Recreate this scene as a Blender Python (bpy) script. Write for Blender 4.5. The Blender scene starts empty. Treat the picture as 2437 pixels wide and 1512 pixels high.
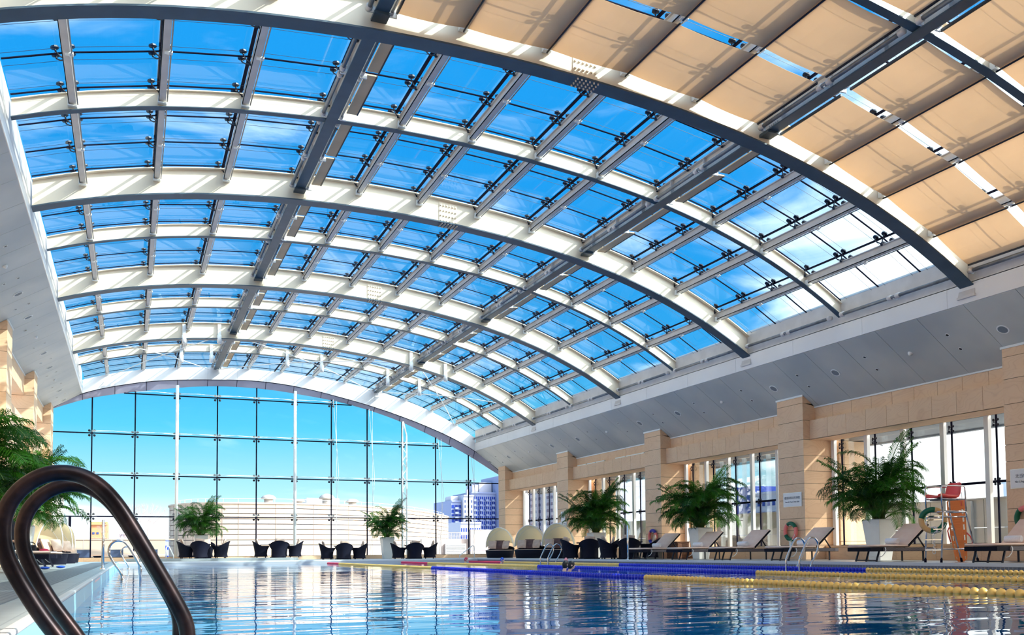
import bpy, math, random
from mathutils import Vector, Matrix, Quaternion
SC = bpy.context.scene
COL = SC.collection
pi = math.pi

# ------------------------------------------------------------------ camera
YAW, PITCH, ROLL = .3924, .0482, -.0083
FPX, CX, CY = 2192.63, 1218.0, 1207.3
W, H = 2437.0, 1512.0
cam_d = bpy.data.cameras.new('camera')
cam = bpy.data.objects.new('camera', cam_d)
COL.objects.link(cam)
F = Vector((math.sin(YAW)*math.cos(PITCH), math.cos(YAW)*math.cos(PITCH), math.sin(PITCH)))
R0 = Vector((math.cos(YAW), -math.sin(YAW), 0))
U0 = R0.cross(F)
Rr = math.cos(ROLL)*R0 + math.sin(ROLL)*U0
Uu = -math.sin(ROLL)*R0 + math.cos(ROLL)*U0
mat = Matrix((Rr, Uu, -F)).transposed().to_4x4()
mat.translation = Vector((0, 0, .55))
cam.matrix_world = mat
cam_d.sensor_fit = 'HORIZONTAL'
cam_d.sensor_width = 36
cam_d.lens = FPX*36/W
cam_d.shift_x = -(CX-W/2)/W
cam_d.shift_y = (CY-H/2)/W
cam_d.clip_start = .05
cam_d.clip_end = 2000
SC.camera = cam

# ------------------------------------------------------------------ exposure
SC.view_settings.view_transform = 'Standard'
SC.view_settings.look = 'None'
SC.view_settings.gamma = 1
SC.view_settings.use_curve_mapping = False
SC.view_settings.exposure = 0.58

# ------------------------------------------------------------------ sun
SUNDIR = Vector((.66, -.50, .56)).normalized()
sd = bpy.data.lights.new('sun', 'SUN')
sd.energy = 5.4
sd.angle = .0093
sd.color = (1, .93, .80)
so = bpy.data.objects.new('sun', sd)
so.rotation_euler = SUNDIR.to_track_quat('Z', 'Y').to_euler()
so.location = (30, -20, 40)
COL.objects.link(so)

# ------------------------------------------------------------------ sky
wd = bpy.data.worlds.new('sky')
SC.world = wd
wd.use_nodes = True
nt = wd.node_tree
for n in list(nt.nodes): nt.nodes.remove(n)
def N(t, **k):
    n = nt.nodes.new(t)
    for a, b in k.items(): setattr(n, a, b)
    return n
def ramp(node, stops):
    cr = node.color_ramp
    while len(cr.elements) < len(stops): cr.elements.new(.5)
    for e, (p, c) in zip(cr.elements, stops):
        e.position = p; e.color = (c[0], c[1], c[2], 1)
tc = N('ShaderNodeTexCoord')
sx = N('ShaderNodeSeparateXYZ')
nt.links.new(tc.outputs['Generated'], sx.inputs[0])
r1 = N('ShaderNodeValToRGB')
ramp(r1, [(0, (1.6, 1.52, 1.48)), (.03, (.85, .95, 1.02)), (.06, (.38, .68, .79)), (.13, (.085, .49, .70)),
          (.20, (.035, .34, .68)), (.34, (.016, .30, .69)), (.6, (.014, .29, .67)), (1, (.01, .24, .56))])
nt.links.new(sx.outputs['Z'], r1.inputs[0])
# clouds: noise stretched along the horizon
mp = N('ShaderNodeMapping'); mp.inputs['Scale'].default_value = (2.6, 3.6, 11)
ns = N('ShaderNodeTexNoise'); ns.inputs['Scale'].default_value = 1.5; ns.inputs['Detail'].default_value = 7; ns.inputs['Distortion'].default_value = .6
nt.links.new(tc.outputs['Generated'], mp.inputs[0]); nt.links.new(mp.outputs[0], ns.inputs[0])
az = N('ShaderNodeMapRange', interpolation_type='SMOOTHSTEP')          # brighter, cloudier towards the sun's side (+X)
az.inputs[1].default_value = .46; az.inputs[2].default_value = .82
nt.links.new(sx.outputs['X'], az.inputs[0])
lo = N('ShaderNodeMapRange'); lo.inputs[1].default_value = .10; lo.inputs[2].default_value = .60; lo.inputs[3].default_value = .60; lo.inputs[4].default_value = .16
nt.links.new(sx.outputs['Z'], lo.inputs[0])
m1 = N('ShaderNodeMath', operation='MULTIPLY'); nt.links.new(az.outputs[0], m1.inputs[0]); nt.links.new(lo.outputs[0], m1.inputs[1])
m2 = N('ShaderNodeMath', operation='ADD'); nt.links.new(ns.outputs[0], m2.inputs[0]); nt.links.new(m1.outputs[0], m2.inputs[1])
cl = N('ShaderNodeMapRange', interpolation_type='SMOOTHSTEP'); cl.inputs[1].default_value = .55; cl.inputs[2].default_value = .92
nt.links.new(m2.outputs[0], cl.inputs[0])
mx = N('ShaderNodeMix', data_type='RGBA')
nt.links.new(cl.outputs[0], mx.inputs[0]); nt.links.new(r1.outputs[0], mx.inputs[6]); mx.inputs[7].default_value = (1.5, 1.48, 1.45, 1)
# bright aureole round the sun, out of view, added to light the hall
dp = N('ShaderNodeVectorMath', operation='DOT_PRODUCT'); dp.inputs[1].default_value = SUNDIR[:]; nt.links.new(tc.outputs['Generated'], dp.inputs[0])
au = N('ShaderNodeMapRange', interpolation_type='SMOOTHSTEP'); au.inputs[1].default_value = .45; au.inputs[2].default_value = 1; au.inputs[4].default_value = 5
nt.links.new(dp.outputs['Value'], au.inputs[0])
ac = N('ShaderNodeMix', data_type='RGBA', blend_type='ADD'); ac.inputs[0].default_value = 1
av = N('ShaderNodeMix', data_type='RGBA', blend_type='MULTIPLY'); av.inputs[0].default_value = 1; av.inputs[6].default_value = (1, .93, .82, 1); nt.links.new(au.outputs[0], av.inputs[7])
nt.links.new(mx.outputs[2], ac.inputs[6]); nt.links.new(av.outputs[2], ac.inputs[7])
bg = N('ShaderNodeBackground'); bg.inputs[1].default_value = 1.0
nt.links.new(ac.outputs[2], bg.inputs[0])
ow = N('ShaderNodeOutputWorld'); nt.links.new(bg.outputs[0], ow.inputs[0])

# ------------------------------------------------------------------ materials
def mat_(name, col=(.8, .8, .8), rough=.5, metal=0, spec=.5, **k):
    m = bpy.data.materials.new(name); m.use_nodes = True
    b = m.node_tree.nodes['Principled BSDF']
    b.inputs['Base Color'].default_value = (*col, 1); b.inputs['Roughness'].default_value = rough
    b.inputs['Metallic'].default_value = metal; b.inputs['Specular IOR Level'].default_value = spec
    for a, v in k.items(): b.inputs[a].default_value = v
    return m
def nodes(m):
    t = m.node_tree
    def n(tp, **k):
        x = t.nodes.new(tp)
        for a, b in k.items(): setattr(x, a, b)
        return x
    return t, n, t.nodes['Principled BSDF'], t.nodes['Material Output']
def noisy(m, c1, c2, scale=3, det=4, bump=0, coord='Object', stretch=(1, 1, 1), dist=0, lo=.35, hi=.65):
    t, n, b, o = nodes(m)
    tc = n('ShaderNodeTexCoord'); mp = n('ShaderNodeMapping'); mp.inputs['Scale'].default_value = stretch
    ns = n('ShaderNodeTexNoise'); ns.inputs['Scale'].default_value = scale; ns.inputs['Detail'].default_value = det; ns.inputs['Distortion'].default_value = dist
    r = n('ShaderNodeValToRGB'); ramp(r, [(lo, c1), (hi, c2)])
    L = t.links.new
    L(tc.outputs[coord], mp.inputs[0]); L(mp.outputs[0], ns.inputs[0]); L(ns.outputs[0], r.inputs[0]); L(r.outputs[0], b.inputs['Base Color'])
    if bump:
        bp = n('ShaderNodeBump'); bp.inputs['Strength'].default_value = bump; bp.inputs['Distance'].default_value = .02
        L(ns.outputs[0], bp.inputs['Height']); L(bp.outputs[0], b.inputs['Normal'])
    return m
def stone(name, c1, c2, c3):
    m = mat_(name, c1, .65, spec=.3); t, n, b, o = nodes(m); L = t.links.new
    g = n('ShaderNodeNewGeometry')
    # every slab has its own grain: shift the coordinates by a random-per-island value
    ad = n('ShaderNodeVectorMath', operation='MULTIPLY_ADD')
    cx_ = n('ShaderNodeCombineXYZ')
    for i in range(3): L(g.outputs['Random Per Island'], cx_.inputs[i])
    L(cx_.outputs[0], ad.inputs[0]); ad.inputs[1].default_value = (37, 51, 23); L(g.outputs['Position'], ad.inputs[2])
    mp = n('ShaderNodeMapping'); mp.inputs['Scale'].default_value = (.55, .55, 1.3); L(ad.outputs[0], mp.inputs[0])
    ns = n('ShaderNodeTexNoise'); ns.inputs['Scale'].default_value = .9; ns.inputs['Detail'].default_value = 2; ns.inputs['Distortion'].default_value = .5; L(mp.outputs[0], ns.inputs[0])
    mu = n('ShaderNodeMath', operation='MULTIPLY'); mu.inputs[1].default_value = 22; L(ns.outputs[0], mu.inputs[0])
    fr = n('ShaderNodeMath', operation='FRACT'); L(mu.outputs[0], fr.inputs[0])
    r = n('ShaderNodeValToRGB'); ramp(r, [(0, c3), (.05, c2), (.3, c1), (.85, c1), (.93, c2), (1, c3)]); L(fr.outputs[0], r.inputs[0])
    n2 = n('ShaderNodeTexNoise'); n2.inputs['Scale'].default_value = 1.4; n2.inputs['Detail'].default_value = 3; L(ad.outputs[0], n2.inputs[0])
    r2 = n('ShaderNodeValToRGB'); ramp(r2, [(.35, c1), (.7, c2)]); L(n2.outputs[0], r2.inputs[0])
    mx = n('ShaderNodeMix', data_type='RGBA'); mx.inputs[0].default_value = .62; L(r.outputs[0], mx.inputs[6]); L(r2.outputs[0], mx.inputs[7])
    L(mx.outputs[2], b.inputs['Base Color'])
    return m
M_STONE = stone('honed_sandstone', (.88, .60, .38), (.81, .52, .32), (.68, .42, .27))
M_CREAM = noisy(mat_('cream_steel_paint', rough=.38), (.78, .65, .50), (.84, .72, .57), .7, 3)
M_GIRD = noisy(mat_('grey_cream_steel_paint', rough=.4), (.60, .55, .52), (.68, .63, .60), 2, 3)
M_SHADESTEEL = noisy(mat_('shade_dark_steel', rough=.45), (.045, .075, .105), (.06, .095, .13), 2, 3)  # shade on the flange undersides is put into this colour; seat bracket reuses it
M_SOFFIT = noisy(mat_('satin_ceiling_panel', rough=.42), (.47, .50, .49), (.62, .62, .57), .45, 3)
M_FASCIA = noisy(mat_('fascia_panel', rough=.4), (.78, .76, .76), (.84, .82, .81), .6, 2)
M_WHITE = mat_('white_paint', (.88, .88, .86), .4)
M_BLACK = mat_('black_gasket', (.006, .006, .02), .85, spec=.1)
M_FITTING = mat_('dark_fitting', (.012, .014, .03), .4, .0, spec=.35)
M_CHROME = noisy(mat_('polished_steel', rough=.12, metal=1), (.62, .63, .66), (.75, .75, .78), 8, 3)
M_BRONZE = noisy(mat_('tarnished_dark_steel', rough=.34, metal=.7), (.008, .006, .010), (.05, .03, .032), 9, 5, .0, lo=.45, hi=.85)
M_PIPE = noisy(mat_('grey_roller_tube', rough=.35, metal=.3), (.15, .16, .18), (.22, .23, .25), 5, 2)
M_TAN = noisy(mat_('tan_blind_cloth', rough=.8), (.62, .44, .27), (.70, .51, .33), 1.2, 4)
M_WICKER = mat_('dark_wicker', (.03, .03, .05), .65)
def wicker(m, c1, c2, sc=60):
    t, n, b, o = nodes(m); L = t.links.new
    tc = n('ShaderNodeTexCoord'); w = n('ShaderNodeTexChecker'); w.inputs['Scale'].default_value = sc
    w.inputs['Color1'].default_value = (*c1, 1); w.inputs['Color2'].default_value = (*c2, 1)
    L(tc.outputs['Object'], w.inputs[0]); L(w.outputs[0], b.inputs['Base Color'])
    bp = n('ShaderNodeBump'); bp.inputs['Strength'].default_value = .6; bp.inputs['Distance'].default_value = .01
    L(w.outputs[1], bp.inputs['Height']); L(bp.outputs[0], b.inputs['Normal'])
    return m
wicker(M_WICKER, (.004, .005, .014), (.016, .016, .03))
M_WICKER.node_tree.nodes['Principled BSDF'].inputs['Specular IOR Level'].default_value = .12
M_WICKER2 = wicker(mat_('brown_grey_wicker', rough=.5), (.06, .05, .07), (.16, .13, .14), 45)
M_CUSHION = noisy(mat_('pink_beige_canvas', rough=.85), (.92, .64, .50), (.96, .71, .57), 6, 4, .1)
M_PILLOW = noisy(mat_('taupe_canvas', rough=.85), (.58, .42, .33), (.68, .52, .42), 7, 4, .1)
M_PILLOWD = noisy(mat_('dark_brown_canvas', rough=.85), (.12, .07, .08), (.18, .11, .11), 7, 4, .1)
M_TOWEL = noisy(mat_('white_terry', rough=.95), (.86, .82, .86), (.95, .93, .95), 40, 3, .3)
M_POT = noisy(mat_('white_glazed_planter', rough=.3), (.84, .83, .80), (.90, .89, .86), 2, 3)
M_SOIL = mat_('dark_soil', (.03, .02, .015), .9)
def leafmat(name, c1, c2):
    m = mat_(name, c1, .45, spec=.4); t, n, b, o = nodes(m); L = t.links.new
    oi = n('ShaderNodeObjectInfo'); r = n('ShaderNodeValToRGB'); ramp(r, [(0, c1), (1, c2)])
    L(oi.outputs['Random'], r.inputs[0]); L(r.outputs[0], b.inputs['Base Color'])
    tr = n('ShaderNodeBsdfTranslucent'); L(r.outputs[0], tr.inputs[0])
    mx = n('ShaderNodeMixShader'); mx.inputs[0].default_value = .42
    L(b.outputs[0], mx.inputs[1]); L(tr.outputs[0], mx.inputs[2]); L(mx.outputs[0], o.inputs[0])
    return m
M_LEAF = leafmat('palm_leaflet', (.006, .045, .008), (.06, .24, .012))
M_STEM = mat_('palm_stem', (.09, .16, .03), .5)
def cloth_translucent(name, col, mixv=.5):
    m = mat_(name, col, .85, spec=.1); t, n, b, o = nodes(m); L = t.links.new
    tc = n('ShaderNodeTexCoord'); ns = n('ShaderNodeTexNoise'); ns.inputs['Scale'].default_value = .8; ns.inputs['Detail'].default_value = 5
    r = n('ShaderNodeValToRGB'); ramp(r, [(.3, [c*.93 for c in col]), (.7, col)])
    L(tc.outputs['Object'], ns.inputs[0]); L(ns.outputs[0], r.inputs[0]); L(r.outputs[0], b.inputs['Base Color'])
    tr = n('ShaderNodeBsdfTranslucent'); L(r.outputs[0], tr.inputs[0])
    mx = n('ShaderNodeMixShader'); mx.inputs[0].default_value = mixv
    L(b.outputs[0], mx.inputs[1]); L(tr.outputs[0], mx.inputs[2]); L(mx.outputs[0], o.inputs[0])
    return m
M_BLIND = cloth_translucent('sunlit_roller_cloth', (.84, .64, .46), .5)
M_CANOPY = cloth_translucent('cream_canopy_cloth', (.97, .90, .72), .6)
def glass(name, tint, refl=1.0, ior=1.45):
    m = bpy.data.materials.new(name); m.use_nodes = True; t = m.node_tree
    for x in list(t.nodes): t.nodes.remove(x)
    def n(tp): return t.nodes.new(tp)
    L = t.links.new
    tr = n('ShaderNodeBsdfTransparent'); tr.inputs[0].default_value = (*tint, 1)
    gl = n('ShaderNodeBsdfGlossy'); gl.inputs['Roughness'].default_value = .0
    fr = n('ShaderNodeFresnel'); fr.inputs[0].default_value = ior
    mu = n('ShaderNodeMath'); mu.operation = 'MULTIPLY'; mu.inputs[1].default_value = refl; L(fr.outputs[0], mu.inputs[0])
    mx = n('ShaderNodeMixShader'); L(mu.outputs[0], mx.inputs[0]); L(tr.outputs[0], mx.inputs[1]); L(gl.outputs[0], mx.inputs[2])
    o = n('ShaderNodeOutputMaterial'); L(mx.outputs[0], o.inputs[0])
    return m
M_GLASS = glass('clear_glass', (.93, .97, .98), .55, 1.35)
M_ROOFGLASS = glass('blue_tinted_glass', (.72, .88, .96), .9, 1.4)

# ------------------------------------------------------------------ mesh helper
class MB:
    def __init__(s): s.v = []; s.f = []; s.m = []
    def add(s, v, f, mi=0):
        o = len(s.v); s.v += [tuple(p) for p in v]; s.f += [tuple(i+o for i in q) for q in f]; s.m += [mi]*len(f); return s
    def box(s, x0, x1, y0, y1, z0, z1, mi=0):
        v = [(x0,y0,z0),(x1,y0,z0),(x1,y1,z0),(x0,y1,z0),(x0,y0,z1),(x1,y0,z1),(x1,y1,z1),(x0,y1,z1)]
        return s.add(v, [(0,3,2,1),(4,5,6,7),(0,1,5,4),(1,2,6,5),(2,3,7,6),(3,0,4,7)], mi)
    def hexa(s, b, t, mi=0):   # bottom quad, top quad
        return s.add(list(b)+list(t), [(0,3,2,1),(4,5,6,7),(0,1,5,4),(1,2,6,5),(2,3,7,6),(3,0,4,7)], mi)
    def bar(s, p, q, w, h, up=(0,0,1), mi=0):
        p, q = Vector(p), Vector(q); d = (q-p).normalized(); up = Vector(up)
        if abs(d.dot(up)) > .98: up = Vector((1,0,0))
        a = d.cross(up).normalized()*w/2; b = a.cross(d).normalized()*h/2
        return s.hexa([p-a-b, p+a-b, q+a-b, q-a-b], [p-a+b, p+a+b, q+a+b, q-a+b], mi)
    def tube(s, pts, r, n=8, closed=False, cap=True, mi=0):
        pts = [Vector(p) for p in pts]; k = len(pts); rs = r if isinstance(r, (list, tuple)) else [r]*k
        ref = None; vs = []
        for i, p in enumerate(pts):
            a = pts[i-1] if (i or closed) else p; b = pts[(i+1) % k] if (i < k-1 or closed) else p
            t = (b-a).normalized()
            if ref is None:
                ref = Vector((0,0,1)) if abs(t.z) < .9 else Vector((1,0,0))
            u = (ref - t*ref.dot(t))
            if u.length < 1e-6: u = Vector((0,1,0)) - t*t.y
            u.normalize(); w = t.cross(u); ref = u
            for j in range(n):
                an = 2*pi*j/n; vs.append(p + (u*math.cos(an)+w*math.sin(an))*rs[i])
        f = []
        for i in range(k if closed else k-1):
            for j in range(n):
                a = i*n+j; b = i*n+(j+1) % n; c = ((i+1) % k)*n
                f.append((a, b, c+(j+1) % n, c+j))
        if cap and not closed: f += [tuple(range(n))[::-1], tuple((k-1)*n+j for j in range(n))]
        return s.add(vs, f, mi)
    def lathe(s, prof, n=16, c=(0,0,0), ax='z', mi=0, a0=0, a1=2*pi):
        full = abs(a1-a0-2*pi) < 1e-6; m = n if full else n+1; v = []; f = []
        for r, z in prof:
            for j in range(m):
                a = a0+(a1-a0)*j/n; x, y = r*math.cos(a), r*math.sin(a)
                q = (x, y, z) if ax == 'z' else ((z, x, y) if ax == 'x' else (x, z, y))
                v.append((c[0]+q[0], c[1]+q[1], c[2]+q[2]))
        for i in range(len(prof)-1):
            for j in range(n):
                f.append((i*m+j, i*m+(j+1) % m, (i+1)*m+(j+1) % m, (i+1)*m+j))
        return s.add(v, f, mi)
    def grid(s, rows, mi=0):
        m = len(rows[0]); v = [p for r in rows for p in r]
        return s.add(v, [(i*m+j, i*m+j+1, (i+1)*m+j+1, (i+1)*m+j) for i in range(len(rows)-1) for j in range(m-1)], mi)
    def prism(s, poly, z0, z1, ax='z', mi=0):
        k = len(poly)
        def P(a, b, c): return (a, b, c) if ax == 'z' else ((a, c, b) if ax == 'y' else (c, a, b))
        v = [P(a, b, z0) for a, b in poly]+[P(a, b, z1) for a, b in poly]
        return s.add(v, [tuple(range(k))[::-1], tuple(range(k, 2*k))]+[(i, (i+1) % k, k+(i+1) % k, k+i) for i in range(k)], mi)
    def cushion(s, x0, x1, y0, y1, z0, z1, r=.03, mi=0):
        n = 8; rows = []
        xs = [x0, x0+r, *[x0+r+(x1-x0-2*r)*i/4 for i in range(1, 4)], x1-r, x1]
        ys = [y0, y0+r, *[y0+r+(y1-y0-2*r)*i/4 for i in range(1, 4)], y1-r, y1]
        zm = (z0+z1)/2
        def zz(i, j, sgn):
            e = min(i, len(xs)-1-i); g = min(j, len(ys)-1-j); k = min(e, g)
            return zm + sgn*(z1-z0)/2*(0 if k == 0 else (.82 if k == 1 else (.95 if k == 2 else 1)))
        top = [[(x, y, zz(i, j, 1)) for j, y in enumerate(ys)] for i, x in enumerate(xs)]
        bot = [[(x, y, zz(i, j, -1)) for j, y in enumerate(ys)][::-1] for i, x in enumerate(xs)]
        s.grid(top, mi); s.grid(bot, mi); return s
    def xform(s, M):
        s.v = [tuple(M @ Vector(p)) for p in s.v]; return s
    def build(s, name, mats, parent=None, smooth=False, bevel=0, subsurf=0):
        me = bpy.data.meshes.new(name); me.from_pydata(s.v, [], s.f)
        if not isinstance(mats, (list, tuple)): mats = [mats]
        for m in mats: me.materials.append(m)
        for p, mi in zip(me.polygons, s.m): p.material_index = mi; p.use_smooth = smooth
        me.update()
        o = bpy.data.objects.new(name, me); COL.objects.link(o)
        if parent: o.parent = parent
        if bevel:
            b = o.modifiers.new('bevel', 'BEVEL'); b.width = bevel; b.segments = 2; b.limit_method = 'ANGLE'
        if subsurf:
            b = o.modifiers.new('sub', 'SUBSURF'); b.levels = subsurf; b.render_levels = subsurf
        return o
def tag(o, label=None, cat=None, group=None, kind=None):
    if label: o['label'] = label
    if cat: o['category'] = cat
    if group: o['group'] = group
    if kind: o['kind'] = kind
    return o
def thing(name, loc, label, cat, group=None, rz=0, kind=None):
    o = bpy.data.objects.new(name, None); COL.objects.link(o); o.location = loc; o.rotation_euler = (0, 0, rz)
    o.empty_display_size = .1
    return tag(o, label, cat, group, kind)
def copy_tree(o, parent=None):
    c = o.copy(); COL.objects.link(c)
    if parent: c.parent = parent
    for ch in o.children: copy_tree(ch, c)
    return c
def dup(o, loc, rz=0, label=None, group=None, scale=None):
    c = copy_tree(o); c.location = loc; c.rotation_euler = (0, 0, rz)
    if label: c['label'] = label
    if group: c['group'] = group
    if scale: c.scale = (scale,)*3
    return c

# ================================================================== SETTING
B = 8.8654
def A(k): return 52-(5-k)*B                       # planes of the deep arches
def zc(x):
    d = x-5.5; return 10.2762-.0131*d*d+.00028*d**3-.0000446*d**4
XL, XR = -2.38, 19.18
PX = [4.0+1.77*i for i in range(-3, 9)]            # secondary purlin lines (-1.31 ... 18.16); index 3 and 8 are the main girders
PX = [-1.22, .53, 2.27, 4.2, 5.88, 7.66, 9.46, 11.22, 13.05, 14.82, 16.4, 17.95]
DECK = .2
POOL = (-.5, 17.5, -5.0, 47.2)
YE = 52.0
BACK = -6.5

# ---- ground, deck, pool
def tilemat(name, c1, c2, sx, sy, gap=.03, rough=.35):
    m = mat_(name, c1, rough); t, n, b, o = nodes(m); L = t.links.new
    g = n('ShaderNodeNewGeometry'); mp = n('ShaderNodeMapping'); mp.inputs['Scale'].default_value = (1/sx, 1/sy, 1/sy); L(g.outputs['Position'], mp.inputs[0])
    br = n('ShaderNodeTexBrick'); br.offset = 0; br.inputs['Scale'].default_value = 1; br.inputs['Mortar Size'].default_value = gap
    br.inputs['Brick Width'].default_value = 1; br.inputs['Row Height'].default_value = 1
    br.inputs['Color1'].default_value = (*c1, 1); br.inputs['Color2'].default_value = (*[c*.9 for c in c1], 1); br.inputs['Mortar'].default_value = (*c2, 1)
    L(mp.outputs[0], br.inputs[0]); L(br.outputs[0], b.inputs['Base Color'])
    return m
M_DECK = tilemat('grey_deck_tile', (.40, .45, .46), (.26, .30, .32), .3, .3, .02, .38)
M_DECKR = tilemat('pale_deck_tile', (.48, .49, .50), (.38, .39, .4), .6, .6, .01, .3)
M_GRATE = tilemat('ribbed_mat', (.20, .23, .25), (.10, .12, .14), .06, .06, .12, .5)
M_POOLT = tilemat('blue_pool_tile', (.05, .40, .72), (.3, .65, .8), .25, .25, .03, .3)
M_COPING = mat_('white_coping', (.62, .63, .63), .35)
M_WATER = None
def water():
    m = bpy.data.materials.new('pool_water'); m.use_nodes = True; t = m.node_tree
    for x in list(t.nodes): t.nodes.remove(x)
    def n(tp, **k):
        x = t.nodes.new(tp)
        for a, b in k.items(): setattr(x, a, b)
        return x
    L = t.links.new
    g = n('ShaderNodeNewGeometry')
    def wave(sx, sy, sc, det, rot):
        mp = n('ShaderNodeMapping'); mp.inputs['Scale'].default_value = (sx, sy, 1); mp.inputs['Rotation'].default_value = (0, 0, rot)
        L(g.outputs['Position'], mp.inputs[0])
        ns = n('ShaderNodeTexNoise'); ns.inputs['Scale'].default_value = sc; ns.inputs['Detail'].default_value = det; L(mp.outputs[0], ns.inputs[0]); return ns
    a = wave(.8, 1.8, .9, 1, .39); b = wave(.5, 2.2, 2.4, 0, .34)
    m1 = n('ShaderNodeMath', operation='MULTIPLY'); m1.inputs[1].default_value = .30; L(b.outputs[0], m1.inputs[0])
    ad = n('ShaderNodeMath', operation='ADD'); L(a.outputs[0], ad.inputs[0]); L(m1.outputs[0], ad.inputs[1])
    bp = n('ShaderNodeBump'); bp.inputs['Strength'].default_value = 1; bp.inputs['Distance'].default_value = .014; L(ad.outputs[0], bp.inputs['Height'])
    fr = n('ShaderNodeFresnel'); fr.inputs[0].default_value = 1.33; L(bp.outputs[0], fr.inputs['Normal'])
    gl = n('ShaderNodeBsdfGlossy'); gl.inputs['Roughness'].default_value = .0; L(bp.outputs[0], gl.inputs['Normal']); gl.inputs[0].default_value = (.92, .96, 1, 1)
    tr = n('ShaderNodeBsdfTransparent'); tr.inputs[0].default_value = (.35, .80, .95, 1)
    mx = n('ShaderNodeMixShader'); L(fr.outputs[0], mx.inputs[0]); L(tr.outputs[0], mx.inputs[1]); L(gl.outputs[0], mx.inputs[2])
    o = n('ShaderNodeOutputMaterial'); L(mx.outputs[0], o.inputs[0])
    return m
M_WATER = water()

px0, px1, py0, py1 = POOL
m = MB()
m.box(-4.05, px0-.02, BACK, YE, -.25, DECK)
m.box(px0-.02, px1+.02, py1+.02, YE, -.25, DECK)
tag(m.build('floor', M_DECK), kind='structure')
m = MB(); m.box(px1+.02, 21.7, BACK, YE+.0, -.25, DECK-.001)
tag(m.build('floor', M_DECKR), kind='structure')
m = MB(); m.box(px0-.02, px1+.02, BACK, py0-.02, -.25, DECK-.002)
tag(m.build('floor', M_DECKR), kind='structure')
m = MB()   # coping: thin white lip all round
m.box(px0-.06, px0+.005, py0, py1, .17, DECK+.004); m.box(px1-.02, px1+.12, py0, py1, .12, DECK+.004)
m.box(px0-.05, px1+.12, py1, py1+.12, .12, DECK+.003); m.box(px0-.05, px1+.3, py0-.3, py0, .12, DECK+.003)
tag(m.build('trim_1', M_COPING, bevel=.01), kind='structure')
m = MB()   # pool shell (tiled sides and bottom)
m.box(px0-.02, px0, py0, py1, -1.5, .17); m.box(px1, px1+.02, py0, py1, -1.5, -.02)
m.box(px0, px1, py1, py1+.02, -1.5, -.02); m.box(px0, px1, py0-.02, py0, -1.5, .12)
m.box(px0-.02, px1+.02, py0-.02, py1+.02, -1.55, -1.5)
tag(m.build('wall_pool', M_POOLT), kind='structure')
m = MB(); m.box(px1, px1+.02, py0, py1, -.02, .12); m.box(px0, px1, py1, py1+.02, -.02, .12)
tag(m.build('trim_20', tilemat('grey_waterline_tile', (.13, .15, .19), (.4, .42, .45), .15, .1, .05, .3)), kind='structure')
m = MB(); m.add([(px0, py0, 0), (px1, py0, 0), (px1, py1, 0), (px0, py1, 0)], [(0, 1, 2, 3)])
tag(m.build('pool_water', M_WATER), 'still blue pool water mirroring the glass hall', 'water', kind='stuff')
m = MB(); m.box(-1.5, -.85, -2, 43.5, DECK, DECK+.012)
tag(m.build('anti_slip_mat', M_GRATE), 'dark ribbed anti-slip matting along the left poolside', 'mat')
# granite ledge in front of the end window
M_GRANITE = noisy(mat_('speckled_granite', rough=.3), (.16, .19, .20), (.42, .45, .46), 90, 2)
m = MB()
pts = [(-.2, 47.6), (7.4, 47.6)]+[(7.4+.6*math.sin(a), 48.2-.6*math.cos(a)) for a in [pi/2*i/8 for i in range(1, 9)]]+[(8.0, 51.8), (-.2, 51.8)]
m.prism(pts, DECK, .33)
ledge = tag(m.build('granite_ledge', M_GRANITE, bevel=.01), 'low speckled granite ledge along the far end of the pool', 'ledge')
# kerb below the end window
m = MB()
for i in range(14):
    x = -4.0+i*1.8; m.box(x+.004, min(x+1.796, 21.6), 51.85, 52.45, DECK, .40 if i else .40)
tag(m.build('baseboard_end', M_STONE), kind='structure')

# ---- right wall: columns, upper wall, stone beams, sills
def stack(m, x0, x1, y0, y1, zs, gap=.012):
    for a, b in zip(zs[:-1], zs[1:]): m.box(x0, x1, y0, y1, a+gap/2, b-gap/2)
def soffR(x): return 6.62-.7166*(x-19.14)
def soffL(x): return 8.87-.6*(-2.4-x)
col_z = [DECK, .66, 1.22, 1.55, 2.15, 2.72, 3.1, 3.62, 4.17, 4.81, 5.38]
m = MB(); core = MB(); fr = random.Random(3)
for k in range(0, 6):
    y1c = A(k)+.2; y0c = y1c-1.3
    if k == 5: y0c, y1c = 50.55, 51.6
    if k == 5: zz = col_z
    else: zz = [z if z in (DECK, 4.17, 4.81, 5.38) else z+fr.uniform(-.06, .06) for z in col_z]
    stack(m, 20.5, 21.72, y0c, y1c, zz)
    core.box(20.515, 21.71, y0c+.015, y1c-.015, DECK, 5.42)
    b = [(20.5, y0c), (21.0, y0c), (21.0, y1c), (20.5, y1c)]      # top block cut to the sloping ceiling
    m.hexa([(x, y, 5.386) for x, y in b[:1]]+[(x, y, 5.30) for x, y in b[1:3]]+[(20.5, y1c, 5.386)],
           [(x, y, soffR(x)-.004) for x, y in b])
tag(m.build('wall_right', M_STONE), kind='structure')
M_GROUT = mat_('dark_joint', (.12, .07, .04), .9)
m = core
for k in range(-1, 5):
    ya, yb = A(k)+.2, A(k+1)-1.1
    if k == -1: ya = BACK
    if k == 4: yb = 50.55
    m.box(20.79, 21.68, ya, yb, 4.19, 4.79); m.box(21.03, 21.6, ya, yb, 4.8, 5.24)
    m.box(21.36, 21.98, ya, yb, DECK, .64)
m.box(21.0, 21.9, 51.6, YE+.4, DECK, 5.2)
tag(m.build('wall_right_backing', M_GROUT), kind='structure')
m = MB(); tr = MB()
def skew(m, x0, x1, y0, y1, z0a, z1a, z0b=None, z1b=None): m.box(x0, x1, y0, y1, z0a, z1a)
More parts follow.
